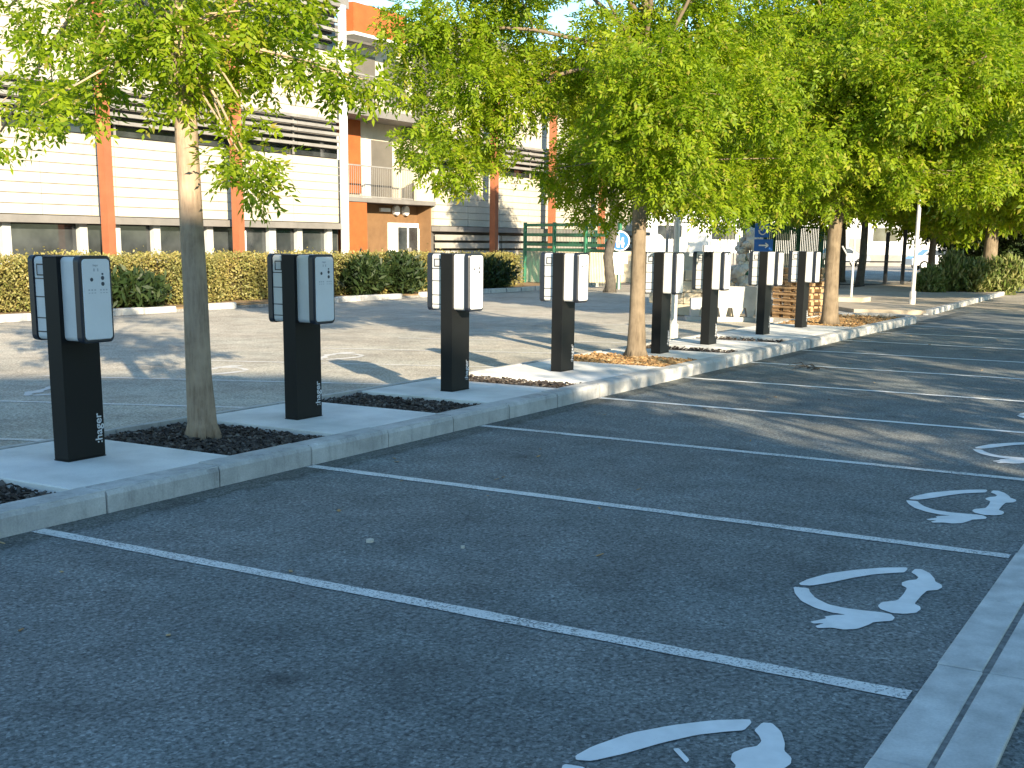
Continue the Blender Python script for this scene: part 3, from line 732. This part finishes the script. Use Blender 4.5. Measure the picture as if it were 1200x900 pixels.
# ================================================================ POLES AND SIGNS
def lamp_post(name, label, x, y, z0, h, r, lantern=True, cat='lamp post'):
    t = empty(name, label, cat, (x, y, z0))
    MB().tube([(0, 0, 0), (0, 0, h)], [r, r * .7], 12).build('pole', m_pole, t)
    MB().tube([(0, 0, 0), (0, 0, .35)], [r * 1.5, r * 1.45], 12).build('pole_base', m_pole, t)
    if lantern:
        b = MB(); b.box((0, -.25, h + .02), (.16, .6, .07)); b.build('lantern', m_pole, t)
    return t
lamp_post('lamp_post', 'slim grey lamp post behind the fifth charging post, its top in the leaves', 14.75, 2.15, .0, 5.6, .055)
lamp_post('lamp_post', 'pale straight lamp post on the sandy pavement right of the third tree', 30.4, 1.6, .10, 5.8, .058)
st = empty('stake_pole', 'thin pale pole with a slanting brace just right of the third tree trunk', 'pole', (30.8, 3.4, .10))
MB().tube([(0, 0, 0), (0, 0, 2.5)], [.035, .03], 8).build('pole', m_pole, st)
MB().tube([(0, 0, 1.0), (-.35, .25, 1.55)], [.022, .022], 6).build('brace', m_pole, st)
MB().box((0, 0, .06), (.9, .9, .12)).build('footing', m_block, st)

def disc(b, c, r, n, yaw, t=.02, mi=0):
    d = Vector((math.cos(yaw), math.sin(yaw), 0)); b.tube([Vector(c) - d * t / 2, Vector(c) + d * t / 2], [r, r], n, True, mi)
YS = math.atan2(-6.0 - 12.9, -4.8 - 36.0)          # signs look back along the lot towards the camera
def facing(t, x, y): t.rotation_euler = (0, 0, math.atan2(-5.99 - y, -4.78 - x)); return t
# in sign space +x is the face direction, +y is the reader's left... so reader's right is +y negative
s1 = facing(empty('pedestrian_sign', 'round blue sign with white walking figures over white boards, left of second trunk', 'sign', (36.0, 13.2, 0)), 36.0, 13.2)
MB().tube([(0, 0, 0), (0, 0, 2.1)], [.04, .04], 8).build('pole', m_pole, s1)
b = MB(); disc(b, (.06, 0, 1.72), .36, 24, 0); b.build('rim', m_signwhite, s1)
b = MB(); disc(b, (.08, 0, 1.72), .315, 24, 0); b.build('disc', m_blue, s1)
fg = MB()
def figure(fg, y, z, s):
    disc(fg, (.095, y, z + .20 * s), .045 * s, 10, 0, .01)
    fg.box((.095, y, z + .07 * s), (.01, .09 * s, .17 * s)); fg.box((.095, y - .035 * s, z - .10 * s), (.01, .045 * s, .22 * s), rx=.2); fg.box((.095, y + .035 * s, z - .10 * s), (.01, .045 * s, .22 * s), rx=-.2)
figure(fg, -.06, 1.72, 1.1); figure(fg, .10, 1.66, .8); fg.build('figure', m_signwhite, s1)
MB().box((.06, -.03, 1.12), (.02, .66, .40)).build('board', m_signwhite, s1)
MB().box((.06, -.05, .72), (.02, .42, .36)).build('board', m_signwhite, s1)
for (x, y, z, kind, lab) in ((37.6, 12.45, 1.72, 'oval', 'white oval sign plate just right of the second trunk'), (38.2, 11.75, 1.62, 'oval', 'white round sign plate above the fifth charging post'), (38.6, 11.25, 1.68, 'board', 'white stepped sign board to the right of the slim grey lamp post')):
    s = facing(empty('sign_plate', lab, 'sign', (x, y, 0)), x, y)
    MB().tube([(0, 0, 0), (0, 0, z)], [.035, .035], 8).build('pole', m_pole, s)
    b = MB()
    if kind == 'oval': disc(b, (.06, 0, z), .27, 20, 0)
    else: b.box((.06, 0, z + .1), (.02, .82, .36)); b.box((.06, -.05, z - .28), (.02, .48, .40))
    b.build('plate', m_signwhite, s)
s2 = facing(empty('accessible_parking_sign', 'small blue parking sign with white wheelchair mark above a blue plate, by the seventh post', 'sign', (21.4, 2.95, 0)), 21.4, 2.95)
MB().tube([(0, 0, 0), (0, 0, 2.2)], [.045, .04], 8).build('pole', m_pole, s2)
MB().box((.06, .0, 1.98), (.015, .30, .30)).build('plate', m_blue, s2)
MB().box((.06, .05, 1.66), (.015, .40, .26)).build('plate', m_blue, s2)
wc = MB(); disc(wc, (.072, .03, 2.08), .022, 10, 0, .006); wc.box((.072, .02, 2.02), (.006, .03, .08)); wc.box((.072, -.01, 1.985), (.006, .08, .022)); wc.box((.072, -.055, 1.945), (.006, .022, .08), rx=.3)
for k in range(9):
    a = R(120 + k * 28); wc.box((.072, .02 + .065 * math.cos(a), 1.955 + .065 * math.sin(a)), (.006, .024, .024), rx=a)
wc.build('wheelchair_mark', m_signwhite, s2)
ar = MB(); ar.box((.072, .05, 1.66), (.006, .20, .03)); ar.box((.072, .12, 1.685), (.006, .08, .025), rx=-.7); ar.box((.072, .12, 1.635), (.006, .08, .025), rx=.7); ar.build('arrow_mark', m_signwhite, s2)

# ================================================================ FENCES, GATE, RAILING
def fence_run(name, label, A, B_, h, npost, m, style, cat='fence'):
    A = Vector((*A, 0)); B_ = Vector((*B_, 0)); L = (B_ - A).length; yaw = math.atan2(B_.y - A.y, B_.x - A.x)
    t = empty(name, label, cat, A, yaw)
    for k in range(npost + 1): boxpart('post', (L * k / npost, 0, h / 2 + .03), (.11, .11, h + .06), m, t)
    for k in range(npost):
        x0 = L * k / npost + .055; x1 = L * (k + 1) / npost - .055
        if style == 'rails':
            for z in (h - .04, h - .42, h - .80, h - 1.0): boxpart('rail', ((x0 + x1) / 2, 0, z), (x1 - x0, .05, .12), m, t)
            b = MB()
            for q in range(int((x1 - x0) / .10)): b.box((x0 + .05 + q * .10, .02, h / 2), (.012, .012, h - .1))
            tag(b.build('wire_mesh', m, t), kind='stuff')
        else:
            for z in (h - .06, .25): boxpart('rail', ((x0 + x1) / 2, 0, z), (x1 - x0, .05, .06), m, t)
            nb = int((x1 - x0) / (.16 if style == 'slats' else .14)); st_ = (x1 - x0) / nb
            for q in range(nb): boxpart('slat', (x0 + st_ * (q + .5), -.04, h / 2 + .05), ((.105 if style == 'slats' else .03), .02, h - .1), m, t)
    return t
fence_run('green_fence', 'green railed mesh fence beyond the short hedge, before the cream wall', (39.3, 19.0), (36.4, 13.4), 2.35, 3, m_green, 'rails')
fence_run('grey_gate', 'grey barred gate behind the white sign plates', (45.0, 15.2), (46.8, 12.4), 2.6, 1, m_greymetal, 'bars', 'gate')
fence_run('green_fence', 'green slatted fence behind the rubble heap and last charging posts', (46.9, 12.3), (56.0, 10.6), 2.5, 4, m_green, 'slats')
bw_ = empty('plinth_wall', 'low cream wall behind the green railed fence', 'wall', (0, 0, 0))
for k in range(3): boxpart('block', (40.6 + .0 + k * 2.0, 18.6 - k * 2.2, .65), (.35, 2.5, 1.3), m_block, bw_, .02, math.atan2(-2.2, 2.0) + math.pi / 2)
rl = empty('black_railing', 'tall black steel posts with a thin rail beyond the sandy pavement', 'railing', (44.6, 7.6, 0))
for k, (dx, dy, h) in enumerate(((0, 0, 2.4), (1.9, -1.4, 2.2), (2.5, -1.95, 2.3))):
    boxpart('post', (dx, dy, h / 2), (.13, .13, h), m_blackmetal, rl)
ang = math.atan2(-1.95, 2.5)
for z in (1.02, .12): boxpart('rail', (1.25, -.975, z), (3.17, .05, .05), m_blackmetal, rl, 0, ang)

# ================================================================ STONE WALL, BARRIER, RUBBLE, PALLETS
wl_ = empty('block_wall', 'stack of cream stone blocks behind the fifth and sixth charging posts', 'wall', (22.6, 4.95, 0))
rb = random.Random(31)
for r_ in range(4):
    for k in range(4):
        boxpart('block', (0.02 * rb.uniform(-1, 1) + .1, .66 - .44 * k + (.2 if r_ % 2 else 0), .14 + .27 * r_), (.42, .425, .262), m_block, wl_, .015, rb.uniform(-.03, .03))
br = empty('concrete_barrier', 'low grey concrete barrier with notched foot behind the sixth charging post', 'barrier', (21.4, 3.62, 0))
br.rotation_euler = (0, 0, R(118))
bp = MB()
prof = [(-.85, 0), (-.85, .48), (-.75, .62), (.35, .62), (.5, .42), (.85, .42), (.85, 0)]
# body raised on feet: notches cut between the feet
outl = [(-.85, .0)]
for k in range(5):
    x0 = -.70 + k * .30; outl += [(x0, .0), (x0 + .04, .20), (x0 + .14, .20), (x0 + .18, .0)]
outl += [(.85, 0), (.85, .40), (.5, .42), (.32, .66), (-.72, .66), (-.85, .5)]
nO = len(outl); bp.add([(x, -.16, z + .10) for x, z in outl] + [(x, .16, z + .10) for x, z in outl], [tuple(range(nO)), tuple(range(nO, 2 * nO))[::-1]] + [(i, nO + i, nO + (i + 1) % nO, (i + 1) % nO) for i in range(nO)])
bp.build('body', m_barrier, br); boxpart('footing', (0, 0, .048), (1.9, .5, .096), m_barrier, br)
rp_ = empty('rubble_heap', 'heap of pale broken stones between the sixth and seventh charging posts', 'stones', (23.6, 4.0, 0))
stone_me = []
for q in range(5):
    b = MB(); rr = random.Random(70 + q); n = 7; vs_ = []
    for z, s in ((-.5, .7), (-.1, 1), (.35, .85), (.55, .4)):
        for k in range(n):
            a = 2 * math.pi * k / n; s2_ = s * rr.uniform(.75, 1.1); vs_.append((math.cos(a) * s2_ * .6, math.sin(a) * s2_ * .5, z * rr.uniform(.85, 1.1)))
    fs = [tuple(range(n))[::-1], tuple(range(3 * n, 4 * n))] + [(L * n + k, L * n + (k + 1) % n, (L + 1) * n + (k + 1) % n, (L + 1) * n + k) for L in range(3) for k in range(n)]
    b.add(vs_, fs); stone_me.append(b.mesh('stone', m_stone))
for k in range(120):
    u = rb.random(); h = rb.uniform(0, 1) ** 1.2 * 1.85; spread = .85 * (1 - h / 2.1)
    a = rb.uniform(0, 6.28); o = bpy.data.objects.new('stone', stone_me[k % 5]); link(o, rp_)
    s = rb.uniform(.14, .30); o.scale = (s * rb.uniform(.8, 1.3), s, s * rb.uniform(.6, .9)); o.rotation_euler = (rb.uniform(0, 3), rb.uniform(0, 3), rb.uniform(0, 6))
    o.location = (math.cos(a) * spread * rb.uniform(.5, 1), math.sin(a) * spread * rb.uniform(.5, 1), .1 + h)
pl_ = empty('pallet_stack', 'stack of sandy wooden pallets left of the third tree trunk', 'pallets', (23.6, 2.75, 0), R(62))
pl_.scale = (.72, .72, .95)
for k in range(8):
    z = .0 + k * .155
    dx = rb.uniform(-.03, .03)
    for y in (-.42, 0, .42):
        for x in (-.5, 0, .5): boxpart('block', (x + dx, y, z + .06), (.30, .12, .09), m_wood, pl_)
    for y in (-.44, -.22, 0, .22, .44): boxpart('board', (dx, y, z + .118), (1.2, .16, .045), m_wood, pl_)
    for y in (-.42, .42): boxpart('board', (dx, y, z + .008), (1.2, .10, .015), m_wood, pl_)

# ================================================================ FAR BACKGROUND
fw_ = empty('white_warehouse', 'long low white building far off behind the black railing', 'building', (112, 22, 0), R(-58))
MB().box((0, 4, 2.4), (46, 8, 4.8)).build('wall', m_far_white, fw_)
MB().box((0, 4, 4.9), (46.6, 8.6, .25)).build('roof', m_greymetal, fw_)
for k in range(9): boxpart('window', (-20 + k * 5, -.02, 2.6), (2.2, .1, 1.2), m_glass, fw_)
for k in range(3): boxpart('door', (-17.5 + k * 15, -.02, 1.1), (1.6, .12, 2.2), m_soffit, fw_)
fwl = empty('boundary_wall', 'low dark boundary wall before the far white building', 'wall', (97, 17, 0), R(-58))
for k in range(12): boxpart('panel', (-22 + k * 4, 0, .45), (3.9, .2, .9), m_soffit, fwl)
def car(label, loc, rz, m):
    t = empty('parked_car', label, 'car', loc, rz)
    prof = [(-2.1, .35), (-2.15, .75), (-1.9, .95), (-1.45, 1.0), (-.95, 1.42), (.55, 1.45), (1.25, .98), (1.95, .85), (2.1, .6), (2.05, .32)]
    b = MB(); n = len(prof)
    b.add([(x, -.85 + (.14 if z > 1.1 else 0), z) for x, z in prof] + [(x, .85 - (.14 if z > 1.1 else 0), z) for x, z in prof], [tuple(range(n)), tuple(range(n, 2 * n))[::-1]] + [(i, n + i, n + (i + 1) % n, (i + 1) % n) for i in range(n)])
    b.build('body', m, t)
    for s in (-1, 1):
        b = MB(); b.add([(-1.3, s * .855, 1.02), (1.05, s * .855, 1.02), (.45, s * .735, 1.38), (-.9, s * .735, 1.38)], [(0, 1, 2, 3) if s < 0 else (3, 2, 1, 0)]); b.build('window', m_glass, t)
        for x in (-1.3, 1.3):
            w_ = MB().tube([(x, s * .70, .33), (x, s * .90, .33)], [.33, .33], 16).build('wheel', m_tyre, t)
            MB().tube([(x, s * .895, .33), (x, s * .91, .33)], [.2, .2], 12).build('rim', m_rim, w_)
    b = MB(); b.add([(1.24, -.80, 1.0), (1.24, .80, 1.0), (.60, .68, 1.40), (.60, -.68, 1.40)], [(0, 1, 2, 3)]); 
    b.v = [(x + .03, y, z + .02) for x, y, z in b.v]; b.build('windscreen', m_glass, t)
    return t
car('grey car parked far off by the white building, right of the third trunk', (90, 20, 0), R(-60), m_cargrey)
car('white car parked far off, right of the pale lamp post', (84, 11.5, 0), R(-60), m_carwhite)

# ================================================================ TREES
#TREES
L1 = (2.57, 1.15, .10)
T1 = [(2.36, 2.31, 3.38, 0.29, 1), (3.07, 2.54, 3.57, 0.33, 1), (2.33, 1.19, 3.42, 0.31, 1), (3.49, 1.8, 3.51, 0.33, 1), (2.86, 0.8, 3.41, 0.28, 1), (3.18, 0.64, 3.52, 0.27, 1), (2.33, 1.96, 3.08, 0.19, 1), (2.39, 2.23, 2.74, 0.24, 1), (1.68, 1.76, 2.64, 0.18, 1), (2.55, 2.66, 2.92, 0.17, 1), (3.14, 4.03, 3.73, 0.32, 0.5), (3.09, 3.92, 2.94, 0.21, 0.45), (3.05, 3.91, 2.58, 0.19, 0.4), (2.93, 1.33, 3.09, 0.24, 1), (2.39, 1.07, 2.8, 0.15, 1), (2.64, 1.7, 2.99, 0.12, 0.6), (2.82, 0.86, 3.08, 0.23, 1), (2.79, 0.75, 2.64, 0.16, 1), (2.58, 0.61, 2.26, 0.22, 1.1), (2.62, 0.5, 2.09, 0.15, 1), (2.62, 0.79, 2.38, 0.16, 1), (3.62, 1.0, 3.33, 0.25, 1), (3.08, 0.3, 3.02, 0.2, 1), (3.36, 0.28, 2.95, 0.21, 1), (3.4, 0.04, 2.91, 0.15, 1), (2.24, 1.47, 3.17, 0.2, 1), (2.88, 3.37, 3.34, 0.2, 0.5), (2.33, 1.06, 3.13, 0.22, 1), (3.12, 0.85, 2.91, 0.12, 0.5)]
T1 += [(2.38, 1.12, 2.91, 0.17, 1), (2.21, 0.85, 3.1, 0.19, 1), (2.4, 1.23, 2.72, 0.09, 1), (2.5, 1.08, 2.79, 0.09, 1), (2.43, 1.48, 3.1, 0.19, 1), (2.92, 1.18, 2.87, 0.15, 1), (3.18, 0.77, 3.05, 0.17, 1), (2.77, 3.09, 3.05, 0.18, 0.7), (2.6, 2.16, 2.95, 0.17, 1)]
T1u = crown_blobs(101, (2.6, 1.2, 5.0), (2.5, 2.6, 1.1), 26, .28, .42, 3.95, dens=.38)
T1u = [q for q in T1u if not (q[0] > 3.5 and q[2] < 4.6)]
k1 = rel(T1 + T1u, L1)
tree('ash_tree', 'nearest tree, slim trunk in dark mulch between the first two charging posts', L1,
     [(.02, 0, -.05, .155), (.0, 0, .12, .118), (-.01, .005, .5, .102), (-.02, .0, 1.2, .095), (-.035, .01, 2.0, .088), (-.045, .02, 2.75, .086), (-.05, .03, 3.1, .075), (-.04, .04, 3.6, .06), (0, .03, 4.6, .04), (.02, 0, 5.6, .02)],
     k1, 11, m_bark, m_leaf, 'trees on the planting island', 8, fork=6, per=190, ll=.072, lw=.030, L=.19)
L2 = (10.95, 1.12, .12)
T2 = [(9.93, 4.1, 4.51, 0.5, 1), (10.29, 3.63, 4.65, 0.6, 1), (11.32, 3.46, 4.49, 0.58, 1), (10.05, 3.19, 3.84, 0.54, 1), (10.39, 4.26, 3.93, 0.47, 1), (9.98, 3.48, 3.26, 0.48, 1), (9.65, 3.48, 2.66, 0.4, 1), (10.04, 3.44, 2.3, 0.24, 1), (10.32, 4.36, 3.07, 0.32, 1), (10.72, 3.37, 3.14, 0.32, 1), (10.35, 2.81, 3.62, 0.5, 1), (11.02, 2.64, 3.98, 0.51, 1), (11.1, 2.84, 4.54, 0.29, 0.4), (11.46, 2.2, 4.43, 0.32, 0.4), (11.72, 2.17, 3.92, 0.55, 1), (11.49, 2.17, 2.68, 0.45, 1), (11.77, 2.65, 2.26, 0.31, 1), (11.55, 2.04, 1.94, 0.35, 1), (11.44, 1.47, 2.67, 0.53, 1), (11.17, 1.43, 3.3, 0.52, 1), (11.41, 1.24, 2.07, 0.31, 1), (11.01, 2.54, 2.42, 0.22, 1), (12.42, 1.35, 2.53, 0.56, 1), (12.44, 1.12, 3.27, 0.6, 1), (11.84, 0.45, 2.26, 0.48, 1), (13.0, 0.51, 2.8, 0.58, 1), (11.81, 1.41, 4.07, 0.61, 1), (12.52, 0.91, 4.13, 0.68, 1), (11.94, -0.08, 3.66, 0.59, 1), (11.08, 1.61, 4.57, 0.53, 1), (11.65, 0.97, 4.73, 0.65, 1), (13.13, 0.64, 4.8, 0.63, 1), (12.48, 0.43, 1.97, 0.32, 1), (13.08, -0.01, 2.17, 0.43, 1), (10.7, 3.14, 2.83, 0.24, 0.5), (13.01, -0.39, 2.91, 0.55, 1)]
T2 += [(9.88, 0.54, 3.48, 0.5, .62), (9.89, 0.79, 2.96, 0.46, .62), (10.15, 0.49, 2.7, 0.44, .62), (10.12, 0.64, 2.29, 0.33, .62), (10.34, 0.29, 2.41, 0.44, .62), (10.34, 1.25, 3.05, 0.45, .62), (10.22, 0.16, 3.5, 0.5, .62), (9.86, 0.28, 3.1, 0.49, .62), (9.65, 0.62, 3.88, 0.49, .62), (10.37, 0.57, 2.12, 0.25, .62), (11.1, 0.28, 1.98, 0.28, .62), (10.12, 0.42, 3.93, 0.5, .62), (9.83, 0.81, 3.49, 0.46, .62), (10.16, 1.42, 4.21, 0.34, 0.6)]
T2u = crown_blobs(102, (11.2, 1.7, 5.6), (2.4, 2.4, 1.0), 20, .4, .55, 5.0, dens=.42)
T2 = [(x, y, z + (.28 if z < 2.45 else .12 if z < 2.8 else 0), r, d) for x, y, z, r, d in T2]
tree('ash_tree', 'second tree, sunlit trunk in dry leaf litter between the fourth and fifth charging posts', L2,
     [(.02, 0, -.05, .19), (0, 0, .12, .135), (.0, 0, .6, .108), (.02, .01, 1.3, .10), (.03, .02, 2.0, .095), (.05, .03, 2.6, .088), (.1, .05, 3.3, .085), (.2, .1, 4.3, .06), (.3, .2, 5.6, .03)],
     rel(T2 + T2u, L2), 12, m_bark2, m_leaf, 'trees on the planting island', 9, fork=5, per=210, ll=.078, lw=.033, L=.21)
L3 = (19.6, .85, .12)
T3 = [(19.06, 0.97, 2.4, 0.59, 1), (19.1, 1.51, 2.9, 0.67, 1), (20.56, 0.72, 2.53, 0.55, 1), (20.48, 0.2, 2.78, 0.61, 1), (18.59, 1.84, 2.47, 0.56, 1), (18.89, 2.47, 2.73, 0.61, 1), (19.78, 1.22, 3.34, 0.78, 1), (19.7, 0.37, 3.49, 0.73, 1), (21.05, -0.14, 3.39, 0.76, 1), (19.86, -0.29, 2.51, 0.46, 1), (20.62, -0.69, 2.61, 0.44, 1), (19.36, 2.15, 3.67, 0.78, 1), (19.56, 1.72, 4.5, 0.84, 1), (20.32, 0.92, 4.55, 0.85, 1), (21.08, 0.09, 4.59, 0.86, 1), (21.83, -0.62, 4.12, 0.8, 1), (18.8, 2.5, 4.3, 0.8, 1), (19.73, 2.34, 5.38, 0.86, 1), (20.33, 1.48, 5.58, 0.86, 1), (20.18, 0.42, 5.5, 0.84, 1), (20.17, -0.58, 5.11, 0.82, 1), (20.68, 1.98, 6.43, 0.87, 1), (20.1, 0.77, 6.32, 0.84, 1), (20.63, -0.09, 6.26, 0.84, 1), (19.67, 3.22, 5.43, 0.78, 1), (20.25, 0.45, 2.1, 0.31, 1), (19.86, 0.77, 2.14, 0.27, 1), (19.14, 3.32, 3.51, 0.69, 1), (20.35, -1.29, 3.01, 0.49, 1)]
T3u = crown_blobs(103, (19.8, 1.0, 5.0), (3.2, 3.4, 2.2), 26, .45, .8, 3.2) + crown_blobs(104, (19.2, -.6, 4.4), (2.6, 2.2, 2.2), 34, .4, .7, 2.9)
T3 = [(x, y, z + (.42 if z < 2.7 else .2 if z < 3.0 else 0), r, d) for x, y, z, r, d in T3]
k3 = rel(T3 + T3u, L3)
tree('ash_tree', 'third tree, knobbly pale trunk right of the last charging post', L3,
     [(.02, 0, -.05, .22), (-.02, 0, .2, .165), (-.03, .0, .7, .14), (.03, .02, 1.2, .135), (.05, .02, 1.6, .13), (.08, .02, 2.1, .14), (.05, .05, 3.0, .11), (.1, .1, 4.4, .07), (.1, .1, 6.0, .03)],
     k3, 13, m_bark2, m_leaf, 'trees on the planting island', 9, fork=5, per=120, ll=.105, lw=.046, L=.25, pairs=3)
# big trees further back on the right
def big_tree(name, label, loc, rad, zc, n, seed, leaf, bark, r0=.25, group=None, per=46, zmin=None, ll=.24, lw=.11, pairs=2, hfork=2.4, bsize=(.75, 1.25), **kw):
    bl = crown_blobs(seed, (0, 0, zc), rad, n, bsize[0], bsize[1], zmin)
    rr = random.Random(seed)
    tr = [(0, 0, -.1, r0 * 1.4), (.02, 0, .3, r0 * 1.05), (rr.uniform(-.1, .1), rr.uniform(-.1, .1), 1.2, r0 * .95), (rr.uniform(-.15, .15), rr.uniform(-.1, .1), hfork, r0 * .85), (rr.uniform(-.2, .2), .1, zc, r0 * .5), (0, .1, zc + rad[2] * .7, r0 * .15)]
    return tree(name, label, loc, tr, bl, seed, bark, leaf, group, 9, fork=3, per=per, ll=ll, lw=lw, L=.42, pairs=pairs, **kw)
t4 = big_tree('broadleaf_tree', 'tall tree with a pale crooked trunk behind the bushes at the right edge', (44.6, 1.95, 0), (4.6, 4.6, 4.0), 6.9, 100, 201, m_leaf, m_bark2, .27)
t5 = big_tree('broadleaf_tree', 'broad bright green tree whose low crown fills the upper right behind the pale lamp post', (33.0, -2.6, 0), (3.6, 4.2, 3.1), 5.6, 105, 202, m_leaf, m_bark, .2, per=56, ll=.18, lw=.08, pairs=3)
t6 = big_tree('broadleaf_tree', 'thin dark trunked tree in front of the green fences, left of the second trunk', (33.4, 12.3, 0), (1.9, 1.9, 1.5), 6.0, 16, 203, m_leaf, m_barkd, .17, per=50, bsize=(.6, .9), ll=.18, lw=.08, pairs=3, hfork=2.0)
for i, (x, y, s, lab) in enumerate(((45.6, 7.0, 204, 'dark slim tree behind the black railing posts'), (50.5, 5.2, 205, 'dark slim tree right of the pale lamp post, before the distant cars'), (52, 9.5, 206, 'leafy tree rising behind the green slatted fence'), (60, 16, 207, 'leafy tree beside the right end of the office block'))):
    big_tree('broadleaf_tree', lab, (x, y, 0), (3.4, 3.4, 2.8), 5.8, 40, s, m_leaf, m_barkd, .16, per=40)
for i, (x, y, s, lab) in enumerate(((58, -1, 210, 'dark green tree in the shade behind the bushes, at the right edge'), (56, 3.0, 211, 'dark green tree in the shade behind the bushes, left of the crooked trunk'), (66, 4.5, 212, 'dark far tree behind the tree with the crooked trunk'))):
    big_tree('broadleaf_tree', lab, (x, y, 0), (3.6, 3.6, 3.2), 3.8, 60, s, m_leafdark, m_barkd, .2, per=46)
# trees out of view on the right: only their dappled shade reaches the lot
cas = [(-1.9, -13.4), (1.6, -13.0), (5.6, -12.3), (9.6, -13.4), (13.8, -12.2), (18.0, -12.8), (22.4, -11.9)]
base = big_tree('street_tree', 'leafy tree out of view to the right of the lot, %s from the camera' % ordn[0], (*cas[0], 0), (3.0, 3.0, 1.9), 4.3, 17, 220, m_leaf, m_bark, .12, 'trees along the lane out of view', per=17, bsize=(.45, .8))
for i, (x, y) in enumerate(cas[1:]): dup(base, (x, y, 0), 1.3 * (i + 1), 'leafy tree out of view to the right of the lot, %s from the camera' % ordn[i + 1])


# ================================================================ BUSHES
def bush(label, loc, r, h, seed, m, nq=2600, upright=.5):
    rng = np.random.default_rng(seed); t = empty('bush', label, 'bush', loc, 0, 'dark leafy clumps along the hedge' if m is m_leafdark else 'bushes on the right beyond the lot')
    d = rng.normal(size=(nq, 3)); d /= np.linalg.norm(d, axis=1)[:, None]; rr = rng.uniform(.2, 1, nq) ** .45
    P = d * rr[:, None] * np.array([r, r, h * .5]) + np.array([0, 0, h * .5]); P += rng.normal(size=P.shape) * .07
    P[:, 2] = np.clip(P[:, 2], .02, None)
    n = nq; dr = rng.normal(size=(n, 3)) * .6 + np.array([0, 0, upright * 2]) + d * .6; dr /= np.linalg.norm(dr, axis=1)[:, None]
    s = np.cross(dr, rng.normal(size=(n, 3))); s /= np.linalg.norm(s, axis=1)[:, None] + 1e-9; k = rng.uniform(.6, 1.3, n)[:, None]
    Q = np.stack([P - dr * .12 * k, P + s * .035 * k, P + dr * .12 * k, P - s * .035 * k], 1)
    o = bpy.data.objects.new('foliage', quad_mesh('foliage', Q, m)); link(o, t); o['kind'] = 'stuff'
    b = MB(); rr_ = random.Random(seed)
    for q in range(7): a = rr_.uniform(0, 6.28); b.tube([(0, 0, 0), (math.cos(a) * r * .3, math.sin(a) * r * .3, h * .4), (math.cos(a) * r * .6, math.sin(a) * r * .6, h * .75)], [.03, .02, .008], 5)
    b.build('stem', m_barkd, t)
bush('rounded dark bush, largest of the row, left of the crooked trunk', (41.6, 1.9, 0), .75, 1.25, 1, m_bush)
bush('grassy tall bush in front of the crooked trunk', (42.3, 1.0, 0), .7, 1.35, 2, m_bush)
bush('small pale bush at the left end of the bush row', (40.0, 3.1, 0), .5, .95, 3, m_bush, 1600)
bush('feathery yellowish bush in the middle of the row', (41.2, 2.6, 0), .5, 1.5, 4, m_bush, 1700, 1.2)
bush('low bush at the far right end of the bush row', (44.5, -.6, 0), .8, 1.0, 5, m_bush, 1800)
bush('dark rounded leafy clump before the hedge, just right of the second charging post', (24.3, 15.85, .05), .72, 1.15, 6, m_leafdark, 2400, .2)  # dark leafy clumps put in where the hedge looks darkest
bush('dark rounded leafy clump before the hedge, right of its dark neighbour by the second post', (26.0, 15.85, .05), .85, 1.22, 7, m_leafdark, 2400, .2)
bush('low dark leafy clump before the hedge, just right of the nearest charging post', (15.5, 15.95, .05), .9, .85, 8, m_leafdark, 1700, .2)
bush('dark leafy clump at the foot of the short hedge piece, right of the third post', (31.2, 15.95, .05), 1.1, 1.05, 9, m_leafdark, 2200, .2)
